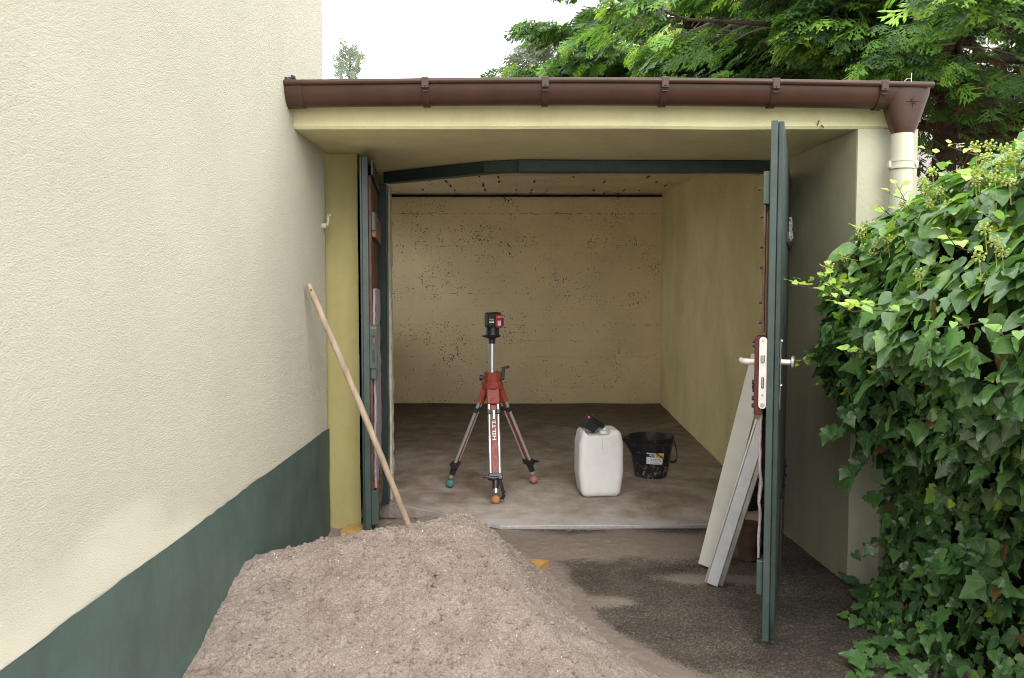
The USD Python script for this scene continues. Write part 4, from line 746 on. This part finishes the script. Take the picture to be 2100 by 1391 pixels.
# ================================================================== ivy along the right side of the drive
def leaf_shape(kind):
    """One ivy leaf: base at the origin, tip along +y, length 1, folded a little along the midrib. Vertices, faces, uv."""
    if kind == "lobed":
        half = [(0.0, 0.06), (0.16, -0.10), (0.36, -0.06), (0.50, 0.12), (0.36, 0.24), (0.46, 0.42), (0.30, 0.50), (0.20, 0.66), (0.09, 0.86)]
    elif kind == "heart":
        half = [(0.0, 0.04), (0.17, -0.08), (0.36, 0.02), (0.43, 0.20), (0.40, 0.38), (0.30, 0.58), (0.17, 0.78), (0.07, 0.92)]
    else:
        half = [(0.0, 0.0), (0.14, 0.05), (0.28, 0.18), (0.34, 0.34), (0.30, 0.54), (0.20, 0.74), (0.09, 0.90)]
    spine = [(0, y) for y in (0.30, 0.62)]
    V = [half[0]] + half[1:] + [(0.0, 1.0)] + [(-x, y) for x, y in half[1:][::-1]]
    n = len(V); V = np.array(V + spine, float); F = []
    a, b = n, n + 1; tip = len(half)
    for k in range(n):
        i, j = k, (k + 1) % n; y = (V[i, 1] + V[j, 1]) / 2
        F.append((a if y < 0.46 else b, i, j))
    # bridge the two spine points
    R = [i for i in range(tip + 1)]
    split = next(k for k in range(tip) if (V[k, 1] + V[k + 1, 1]) / 2 >= 0.46); F.append((a, split, b))
    k2 = next(k for k in range(tip, n) if (V[k, 1] + V[(k + 1) % n, 1]) / 2 < 0.46); F.append((b, k2, a))
    z = 0.10 * np.abs(V[:, 0]) - 0.16 * V[:, 1] ** 2 + 0.03 * np.sin(V[:, 1] * 9) * np.sign(V[:, 0])
    return np.stack([V[:, 0], V[:, 1], z], 1), np.array(F), V.copy()
SHAPES = {k: leaf_shape(k) for k in ("lobed", "heart", "oval")}
def place_leaf(kind, base, nrm, up, size, roll, bend=1.0):
    V, Fc, uv = SHAPES[kind]; nrm = unit(nrm); t = np.asarray(up, float) - nrm * (np.asarray(up) @ nrm); t = unit(t); s = np.cross(t, nrm)
    c, sn = math.cos(roll), math.sin(roll); t2, s2 = t * c + s * sn, s * c - t * sn
    return (V[:, :1] * s2 + V[:, 1:2] * t2 + V[:, 2:] * nrm * bend) * size + base, Fc, uv

r = np.random.default_rng(11)
ivy = thing("ivy_hedge", "tall ivy hedge with dark leaves and yellow-green umbels right of the drive", "ivy", (1.75, 2.9, ZG))
# the hedge's skin: distance along it and height give a point and an outward normal
def skin(s, t):
    """s 0..1 from the far end round to the near end, t 0..1 from the ground over the top."""
    # plan line
    far = np.clip(s / 0.30, 0, 1); near = np.clip((s - 0.30) / 0.70, 0, 1)
    ang = far * math.pi / 2
    cx_, cy_ = 2.17, 3.42; rx, ry = 0.62, 0.40
    x = cx_ - rx * np.sin(ang); y = cy_ + ry * np.cos(ang) - near * 2.3; x = x + near * 0.10
    nx, ny = -np.sin(ang), np.cos(ang)
    zt_ = 1.90 + 0.36 * near
    h = np.clip(t / 0.72, 0, 1); over = np.clip((t - 0.72) / 0.28, 0, 1)
    z = ZG + h * (zt_ - 0.34) + np.sin(over * math.pi / 2) * 0.36
    prof = 0.17 * np.exp(-((h - 0.78) / 0.26) ** 2) - 0.02 * np.exp(-(h / 0.10) ** 2) * -2.0 - 0.10 * np.exp(-((h - 0.30) / 0.22) ** 2)
    inn = (1 - np.cos(over * math.pi / 2)) * 0.75
    x = x + nx * prof - nx * inn; y = y + ny * prof - ny * inn * (1 - near)
    vert = np.sin(over * math.pi / 2); n = np.stack([nx * (1 - vert), ny * (1 - vert), vert + 0.25 * np.exp(-((h - .9) / .15) ** 2) - 0.15 * (h < 0.4)], -1)
    p = np.stack([x, y, z], -1)
    p = p + n * (fbm(p, 0.42, 3, 61) * 0.30 + fbm(p, 0.14, 2, 62) * 0.10)[..., None]
    return p, n
core = grid(np.linspace(0.0, 1, 60), np.linspace(0.0, 1, 50), lambda S, T: skin(S, T)[0] - skin(S, T)[1] * 0.16)
part("inner_twigs", core, "wood_core", ivy, True, kind="stuff")
leaves = []
N = 9500
S, T = r.random(N) ** 0.95, r.random(N)
pts, nor = skin(S, T)
depth = np.abs(r.normal(0, 0.05, N)) - 0.012
gate = fbm(pts, 0.13, 2, 77)
for k in range(N):
    if gate[k] < -0.12 and r.random() < 0.35: continue
    p, n = pts[k] - nor[k] * depth[k], unit(nor[k]); h = p[2]
    hi = np.clip((h - 0.9) / 0.8, 0, 1)
    kind = ("heart" if r.random() < 0.6 else "oval") if r.random() < 0.15 + 0.8 * hi else "lobed"
    size = r.uniform(0.036, 0.100) * (1.0 if kind != "lobed" else 0.95) * (0.80 if h < 0.35 else 1.0)
    if r.random() < 0.12: size *= 1.35
    look_out = n + np.array([0, 0, 0.45 + 0.55 * hi]) + r.normal(0, 0.58, 3)
    tone = np.clip(r.normal(0.12 + 0.14 * hi, 0.13), 0, 0.5) + (0.22 * r.random() * hi)
    if r.random() < 0.04 + 0.24 * hi ** 2 and depth[k] < 0.05: tone = r.uniform(0.55, 1.0); size *= 0.72
    tone = max(tone, 0.05) if r.random() > 0.012 else 0.0
    down = np.array([0, 0, -1.0]) + n * 0.35 + r.normal(0, 0.22, 3)
    leaves.append((*place_leaf(kind, p, look_out, down, size, r.normal(0, 0.8), r.uniform(0.2, 2.2)), tone, p))
# fresh shoots that reach out of the hedge
shoots = []
def shoot(path, tone0, nleaf, size, thick=0.0022):
    path = np.asarray(path, float); shoots.append(tube(path, np.linspace(thick, thick * 0.45, len(path)), 5)); L = np.linspace(0.12, 1.0, nleaf)
    for i, t in enumerate(L):
        q = t * (len(path) - 1); a = int(min(q, len(path) - 2)); p = path[a] + (path[a + 1] - path[a]) * (q - a); d = unit(path[a + 1] - path[a])
        side = unit(np.cross(d, [0, 0, 1.0])) * (1 if i % 2 else -1)
        stalk = p + side * size * 0.35 + np.array([0, 0, size * 0.35]) ; shoots.append(tube([p, stalk], 0.0010, 4))
        leaves.append((*place_leaf("heart" if r.random() < .7 else "oval", stalk, np.array([0, -0.35, 0.8]) + r.normal(0, 0.25, 3) - side * 0.1, side + d * 0.7 + np.array([0, 0, -0.25]), size * r.uniform(0.7, 1.15) * (1 - 0.25 * t), r.normal(0, 0.2)), np.clip(tone0 + r.normal(0, 0.10) + 0.1 * t, 0, 1), stalk))
shoot([P(1790, 660, 3.25), P(1740, 630, 3.15), P(1685, 598, 3.08), P(1648, 588, 3.04), P(1622, 585, 3.02)], 0.82, 13, 0.042)
shoot([P(1790, 640, 3.0), P(1720, 600, 2.98), P(1690, 575, 2.97), P(1690, 545, 2.97)], 0.75, 9, 0.045)
shoot([P(1890, 470, 3.45), P(1865, 430, 3.42), P(1850, 400, 3.40), P(1842, 385, 3.40)], 0.80, 8, 0.062)
shoot([P(1860, 480, 3.3), P(1830, 445, 3.25), P(1810, 430, 3.22)], 0.72, 6, 0.060)
shoot([P(2045, 325, 2.55), P(2000, 318, 2.58), P(1968, 308, 2.60), P(1945, 300, 2.62)], 0.85, 6, 0.034, 0.003)
shoot([P(1835, 640, 2.75), P(1790, 636, 2.70), P(1752, 640, 2.66), P(1725, 632, 2.64)], 0.80, 8, 0.055, 0.0028)
shoot([P(2000, 520, 2.35), P(1960, 505, 2.32), P(1940, 480, 2.3)], 0.78, 6, 0.045)
shoot([P(2020, 660, 2.3), P(1970, 670, 2.28), P(1920, 670, 2.27)], 0.62, 4, 0.040)
shoot([P(2090, 690, 2.15), P(2060, 690, 2.15), P(2040, 680, 2.15)], 0.66, 3, 0.045)
shoot([P(1790, 730, 3.0), P(1750, 722, 2.97), P(1735, 725, 2.96)], 0.75, 6, 0.045)
for k in range(26):
    s, t = r.uniform(0.1, 0.95), r.uniform(0.45, 0.98); p, n = skin(np.array(s), np.array(t)); n = unit(n); d = unit(n + r.normal(0, 0.5, 3) + [0, 0, 0.2]); L = r.uniform(0.06, 0.16)
    shoot([p, p + d * L * 0.5, p + d * L + [0, 0, -0.01]], r.uniform(0.55, 0.85), 5, r.uniform(0.035, 0.052))
# hanging strands on the left flank and runners over the asphalt
for px, py, Y, n_ in ((1700, 880, 3.35, 5), (1715, 985, 3.5, 5), (1780, 1020, 3.6, 5), (1770, 1130, 3.65, 5)):
    a = P(px + 70, py - 55, Y); b = P(px, py, Y - 0.03); path = [a + (b - a) * t + np.array([0, 0, -0.03 * math.sin(t * 2)]) for t in np.linspace(0, 1, 5)]; shoots.append(tube(path, 0.002, 5))
    for i in range(n_ + 3):
        q = a + (b - a) * (i + 1) / (n_ + 3); leaves.append((*place_leaf("lobed", q + r.normal(0, 0.012, 3), np.array([-0.5, -0.7, 0.3]) + r.normal(0, 0.35, 3), (r.normal(0, .5), 0, -1), r.uniform(0.05, 0.075), r.normal(0, 0.5)), r.uniform(0.02, 0.25), q))
ground_leaves = []
for k in range(110):
    px, py = r.uniform(1740, 1990), r.uniform(1190, 1391); lim = 1745 - (py - 1190) * 0.10 + 60 * math.sin(py * 0.05)
    if px < lim - 20: continue
    p = G(px, py, ZG + r.uniform(0.01, 0.06)); 
    ground_leaves.append((*place_leaf("lobed", p, np.array([-0.25, -0.35, 1.0]) + r.normal(0, 0.25, 3), (r.normal(-0.6, .5), r.normal(-0.6, .5), -0.1), r.uniform(0.04, 0.085), r.normal(0, 0.6)), r.uniform(0.08, 0.34), p))
for px, py in ((1738, 1262),):
    p = G(px, py, ZG + 0.025); ground_leaves.append((*place_leaf("lobed", p, np.array([-0.1, -0.5, 1.0]) + r.normal(0, 0.2, 3), (r.normal(0, 1), r.normal(0, 1), 0), 0.05, 0.0), r.uniform(0.2, 0.4), p))
leaves += ground_leaves
# the 300 leaves that show largest are parts of their own, the rest one part
vis = []
for i, (V, Fc, uv, tone, p) in enumerate(leaves):
    q = V - np.array([0, 0, CAMH]); dpt = q[:, 1] * CT - q[:, 2] * ST; sx = q[:, 0] / dpt * FPX + 1050; sy = 695.5 - (q[:, 2] * CT + q[:, 1] * ST) / dpt * FPX
    if dpt.min() < 0.3 or sx.mean() > 2110 or sx.mean() < 0 or sy.mean() > 1400: vis.append(0); continue
    Ar = sum(abs((sx[b] - sx[a]) * (sy[c] - sy[a]) - (sx[c] - sx[a]) * (sy[b] - sy[a])) / 2 for a, b, c in Fc)
    vis.append(Ar * (1.6 if i >= N else max(0.0, 1.0 - depth[i] / 0.06)))
order = np.argsort(vis)[::-1]; big = set(order[:300].tolist())
VV, FF, UU, TT, o = [], [], [], [], 0
for i, (V, Fc, uv, tone, p) in enumerate(leaves):
    if i in big:
        part("leaf", trimesh.Trimesh(V, Fc, process=False), "ivy_leaf", ivy, True, tone=np.full(len(V), tone), uv=uv)
    else:
        VV.append(V); FF.append(Fc + o); UU.append(uv); TT.append(np.full(len(V), tone)); o += len(V)
part("foliage", trimesh.Trimesh(np.vstack(VV), np.vstack(FF), process=False), "ivy_leaf", ivy, True, kind="stuff", tone=np.concatenate(TT), uv=np.vstack(UU))
part("shoots", shoots, "twig", ivy, kind="stuff")
def umbel(c, s):
    out = []
    for i in range(16):
        a = i * 2.4; z = 1 - 2 * (i + 0.5) / 16; q = np.array([math.sqrt(1 - z * z) * math.cos(a), math.sqrt(1 - z * z) * math.sin(a), z]); e = c + q * s
        out += [trimesh.Trimesh(trimesh.creation.icosphere(0, s * 0.24).vertices + e, trimesh.creation.icosphere(0, 1).faces, process=False), tube([c, e], s * 0.05, 3, False)]
    return out
spots = [(1912, 352, 3.0), (1893, 372, 3.0), (1935, 372, 3.0), (1900, 392, 3.0), (1925, 400, 3.0), (2000, 300, 2.6), (2030, 298, 2.5), (2060, 305, 2.5), (2080, 315, 2.4), (2020, 325, 2.5), (2050, 335, 2.45), (2005, 350, 2.6), (2040, 360, 2.45), (2070, 370, 2.4), (2000, 372, 2.6),
         (2020, 470, 2.3), (2040, 495, 2.3), (2055, 515, 2.3), (2008, 525, 2.3), (1880, 450, 3.1), (1875, 470, 3.1), (1775, 460, 3.3), (1765, 480, 3.3), (1800, 500, 3.2), (1790, 520, 3.2), (1885, 560, 2.75), (1820, 490, 3.1), (1945, 420, 2.8), (1960, 440, 2.8), (1700, 545, 3.0)]
for i, (px, py, Y) in enumerate(spots):
    c = P(px, py, Y); part("flower_umbel", umbel(c, 0.017) + [tube([c, c + np.array([0.02, 0.02, -0.07])], 0.0016, 4)], "umbel", ivy)
for i in range(50):
    p, n = skin(np.array(r.uniform(0.2, 1.0)), np.array(r.uniform(0.70, 0.98))); c = p + unit(n) * 0.02 + [0, 0, 0.01]; part("flower_umbel", umbel(c, 0.015) + [tube([c, c - unit(n) * 0.06], 0.0016, 4)], "umbel", ivy)

# ================================================================== conifers and houses behind
def frond(seed):
    """A flat fan of scale leaves, length 1 along +x: stem, side sprays, drooping tips. Thin diamonds."""
    q = np.random.default_rng(seed); V, Fc = [], []
    def blade(a, d, L, w):
        a, d = np.array(a, float), np.array(d, float); d /= np.linalg.norm(d); s = np.array([-d[1], d[0], 0.0]) * w; k = len(V)
        V.extend([a, a + d * L * 0.5 + s, a + d * L, a + d * L * 0.5 - s]); Fc.extend([(k, k + 1, k + 2), (k, k + 2, k + 3)])
    for i in range(5):
        t = 0.08 + 0.80 * i / 4 * q.uniform(0.9, 1.05); base = np.array([t, 0, -0.25 * t * t]); L = 0.50 * math.sin(math.pi * (0.28 + 0.62 * t)) * q.uniform(0.75, 1.2) + 0.05
        for sgn in (-1, 1):
            d = np.array([0.85, sgn * q.uniform(0.45, 0.8), -0.10 - 0.4 * q.random()]); d /= np.linalg.norm(d); blade(base, d, L, 0.050)
            for sg2 in (-1, 1):
                e = np.array([0.75, sgn * 0.3 + 0.55 * sg2, -0.2 - 0.35 * q.random()]); blade(base + d * L * q.uniform(0.3, 0.6), e, L * q.uniform(0.4, 0.6), 0.045)
    blade([0, 0, 0], [1, 0, -0.22], 1.05, 0.03)
    return np.array(V), np.array(Fc)
FROND = [frond(k) for k in range(6)]
def fronds(items, rr):
    VV, FF, TT, o = [], [], [], 0
    for p, d, size, tone in items:
        V, Fc = FROND[rr.integers(6)]; d = unit(d); s = np.cross([0, 0, 1.0], d); s = unit(s) if np.linalg.norm(s) > 1e-3 else np.array([1.0, 0, 0]); n = np.cross(d, s)
        a = rr.normal(0, 0.5); s2, n2 = s * math.cos(a) + n * math.sin(a), n * math.cos(a) - s * math.sin(a)
        VV.append((V[:, :1] * d + V[:, 1:2] * s2 + V[:, 2:] * n2) * size + p); FF.append(Fc + o); o += len(V); TT.append(np.full(len(V), tone))
    return trimesh.Trimesh(np.vstack(VV), np.vstack(FF), process=False), np.concatenate(TT)
def conifer(name, label, base, height, rmax, zlow, nbranch, nf, seed, fsize=(0.13, 0.30), bright=0.10, sector=None, trunk_r=0.17, top_taper=1.0, group=None):
    q = np.random.default_rng(seed); bx0, by0, bz0 = base; t_ = thing(name, label, "tree", base, group)
    part("trunk", tube([(bx0 + 0.03 * math.sin(k), by0 + 0.03 * math.cos(2 * k), bz0 + height * k / 9) for k in range(10)], np.linspace(trunk_r, 0.03, 10), 12), "bark", t_, True)
    limbs, twigs, items = [], [], []
    for b in range(nbranch):
        z = zlow + (height - zlow) * (b / nbranch) ** 1.15 * 0.97; a = b * 2.39996 + q.normal(0, 0.25)
        if sector and not (sector[0] <= (a % (2 * math.pi)) <= sector[1]) and q.random() < sector[2]: a = q.uniform(sector[0], sector[1])
        L = rmax * (1 - ((z - zlow) / (height - zlow)) ** 1.3 * top_taper) * q.uniform(0.62, 1.1); d = np.array([math.cos(a), math.sin(a), 0])
        path = [np.array([bx0, by0, bz0 + z]) + d * L * t + np.array([0, 0, L * (0.10 * t - 0.30 * t * t + 0.16 * t ** 3)]) + np.array([q.normal(0, .03), q.normal(0, .03), q.normal(0, .03)]) * L * 0.4 * t for t in np.linspace(0, 1, 8)]
        if any(pp[0] < 2.5 and pp[1] < 10.9 and pp[2] < 3.35 for pp in path): continue
        limbs.append(tube(path, np.linspace(0.034, 0.006, 8) * (0.5 + L / 5), 6))
        path = np.array(path); side = np.array([-d[1], d[0], 0])
        for i in range(int(nf * (0.35 + L / rmax))):
            t = 1 - abs(q.normal(0, 0.48)); 
            if t < 0.07: continue
            f = t * 7; k = int(min(f, 6)); p = path[k] + (path[k + 1] - path[k]) * (f - k); lat = q.normal(0, 0.30) * L * 0.34 * (1.15 - t * 0.7)
            e = p + side * lat + np.array([0, 0, q.normal(0, 0.07) - abs(lat) * 0.25])
            if e[0] < 2.5 and e[1] < 10.9 and e[2] < 3.25: continue
            if fbm(e[None], 0.75, 2, seed)[0] < -0.11: continue
            if i % 6 == 0: twigs.append(tube([p, (p + e) / 2 + [0, 0, 0.03], e], [0.010, 0.007, 0.004], 4))
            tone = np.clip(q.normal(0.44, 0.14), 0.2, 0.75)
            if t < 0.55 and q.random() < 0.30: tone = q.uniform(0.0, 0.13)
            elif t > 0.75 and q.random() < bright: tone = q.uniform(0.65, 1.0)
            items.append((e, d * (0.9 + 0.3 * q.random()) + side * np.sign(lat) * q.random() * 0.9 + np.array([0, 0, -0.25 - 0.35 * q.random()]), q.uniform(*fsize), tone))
    part("limbs", limbs, "bark", t_, True); part("twigs", twigs, "twig", t_, kind="stuff")
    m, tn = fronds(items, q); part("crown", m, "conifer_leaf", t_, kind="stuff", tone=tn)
    return t_
tx0, ty0 = P(1940, 300, 8.6)[:2]
conifer("cypress_tree", "tall dark cypress with a thick brown trunk behind the garage's right end", (tx0, ty0, -0.2), 7.6, 4.6, 3.2, 86, 380, 5, bright=0.42, sector=(math.radians(150), math.radians(300), 0.45))
tx1, ty1 = P(1480, 100, 13.2)[:2]
conifer("cypress_tree", "dense dark conifer over the middle of the garage roof", (tx1, ty1, -0.2), 9.0, 4.6, 3.8, 80, 240, 9, fsize=(0.17, 0.36), bright=0.28, sector=(math.radians(120), math.radians(330), 0.4))
tx2, ty2 = P(2110, 200, 10.8)[:2]
conifer("cypress_tree", "smaller bushy light green conifer at the right edge above the ivy", (tx2, ty2, -0.2), 6.0, 1.5, 1.6, 60, 90, 13, fsize=(0.12, 0.26), bright=0.55, trunk_r=0.10, top_taper=0.8)
# distant trees
def spiky(name, label, base, h, rw, seed, n, tone=(0.1, 0.8), fs=(0.35, 0.7), upward=1.2, shape="cone"):
    q = np.random.default_rng(seed); t_ = thing(name, label, "tree", base); part("trunk", tube([np.array(base) + (0, 0, h * k / 5) for k in range(6)], np.linspace(0.22, 0.03, 6), 8), "bark", t_)
    items = []
    for i in range(n):
        z = q.random() ** 0.8; a = q.uniform(0, 2 * math.pi); rr = rw * ((1 - z) ** 0.8 if shape == "cone" else (1 - z ** 3) ** 0.5) * math.sqrt(q.random()) + 0.05
        items.append((np.array(base) + (rr * math.cos(a), rr * math.sin(a), h * (0.25 + 0.75 * z)), np.array([math.cos(a), math.sin(a), upward * (0.6 + 0.8 * q.random())]), q.uniform(*fs), q.uniform(*tone)))
    m, tn = fronds(items, q); part("crown", m, "pale_leaf", t_, kind="stuff", tone=tn)
b = P(718, 165, 24.0); spiky("spruce_tree", "small distant pointed tree above the left end of the gutter", (b[0], 24.0, -0.2), P(718, 112, 24.0)[2] + 0.2, 1.5, 3, 300, fs=(0.2, 0.5), upward=3.0)
b = P(1150, 150, 30.0); spiky("cedar_tree", "distant pale bluish cedar at the left edge of the cypress", (b[0] - 0.1, 30.0, -0.2), P(1140, 62, 30.0)[2] + 0.2, 2.6, 4, 1700, (0.0, 0.35), (0.35, 0.8), -0.05, 'dome')
b = P(1040, 155, 34.0); spiky("cedar_tree", "low distant feathery tree just left of the pale cedar", (b[0], 34.0, -0.2), P(1045, 140, 34.0)[2] + 0.2, 1.9, 6, 500, (0.0, 0.3), (0.35, 0.7), -0.05, 'dome')
b = P(1175, 130, 12.0); q = np.random.default_rng(17); items = []
tb_ = thing("young_tree", "light yellow-green young tree under the conifer's left edge", "tree", (b[0], 12.0, -0.2)); part("trunk", tube([(b[0], 12.0, -0.2), (b[0] + 0.1, 12.0, 2.4), (b[0], 12.0, 4.4)], [0.07, 0.05, 0.02], 8), "bark", tb_)
for i in range(700):
    d = q.normal(0, 1, 3); d /= np.linalg.norm(d); items.append((np.array([b[0] + 0.1, 12.0, 3.9]) + d * np.array([0.75, 0.75, 0.95]) * q.random() ** 0.5, d + [0, 0, 0.2], q.uniform(0.10, 0.22), q.uniform(0.5, 1.0)))
m, tn = fronds(items, q); part("crown", m, "conifer_leaf", tb_, kind="stuff", tone=tn)

def villa(name, label, x0, x1, y0, y1, h, wall_look, wins, roof_h, oh=0.4):
    c = ((x0 + x1) / 2, (y0 + y1) / 2, -0.2); t_ = thing(name, label, "house", c); part("wall", box(x0, x1, y0, y1, -0.2, h), wall_look, t_)
    part("roof", hull([(x0 - oh, y0 - oh, h + 0.002), (x1 + oh, y0 - oh, h + 0.002), (x1 + oh, y1 + oh, h + 0.002), (x0 - oh, y1 + oh, h + 0.002), (x0 + oh * 2.5, (y0 + y1) / 2, h + roof_h), (x1 - oh * 2.5, (y0 + y1) / 2, h + roof_h)]), "roof_tile", t_)
    for wx, wz in wins:
        w = part("window", box(wx - 0.5, wx + 0.5, y0 - 0.02, y0 + 0.08, wz - 0.7, wz + 0.7), "window_dark", t_)
        part("frame", [box(wx - 0.58, wx - 0.5, y0 - 0.05, y0 - 0.021, wz - 0.78, wz + 0.78), box(wx + 0.5, wx + 0.58, y0 - 0.05, y0 - 0.021, wz - 0.78, wz + 0.78), box(wx - 0.5, wx + 0.5, y0 - 0.05, y0 - 0.021, wz + 0.7, wz + 0.78), box(wx - 0.5, wx + 0.5, y0 - 0.05, y0 - 0.021, wz - 0.78, wz - 0.7), box(wx - 0.04, wx + 0.04, y0 - 0.045, y0 - 0.021, wz - 0.7, wz + 0.7)], "shutter", w)
        part("shutter", box(wx - 1.1, wx - 0.6, y0 - 0.06, y0 - 0.02, wz - 0.78, wz + 0.78), "shutter", w); part("shutter", box(wx + 0.6, wx + 1.1, y0 - 0.06, y0 - 0.02, wz - 0.78, wz + 0.78), "shutter", w)
Yp = 23.0; xa, xb = P(1395, 100, Yp)[0], P(1925, 100, Yp)[0]
villa("pink_house", "salmon pink house showing through the conifers", xa, xb, Yp, Yp + 8, 11.5, "pink_wall", [(xa + 1.6, 4.2), (xa + 5.0, 4.2), (xa + 1.6, 7.0), (xa + 5.0, 7.0)], 2.5)
Yq = 19.0; xa, xb = P(1958, 200, Yq)[0], P(2075, 200, Yq)[0]
villa("white_house", "pale white house wall right of the cypress trunk", xa, xa + 9, Yq, Yq + 7, 9.0, "pale_wall", [(xa + 3.4, 4.3)], 2.5)
Yr = 12.0; xa = 8.75
villa("garden_shed", "ochre timber shed low at the right edge behind the hedge", xa, xa + 3, Yr, Yr + 2.5, P(2050, 235, Yr)[2], "ochre_wall", [], 0.35, 0.12)
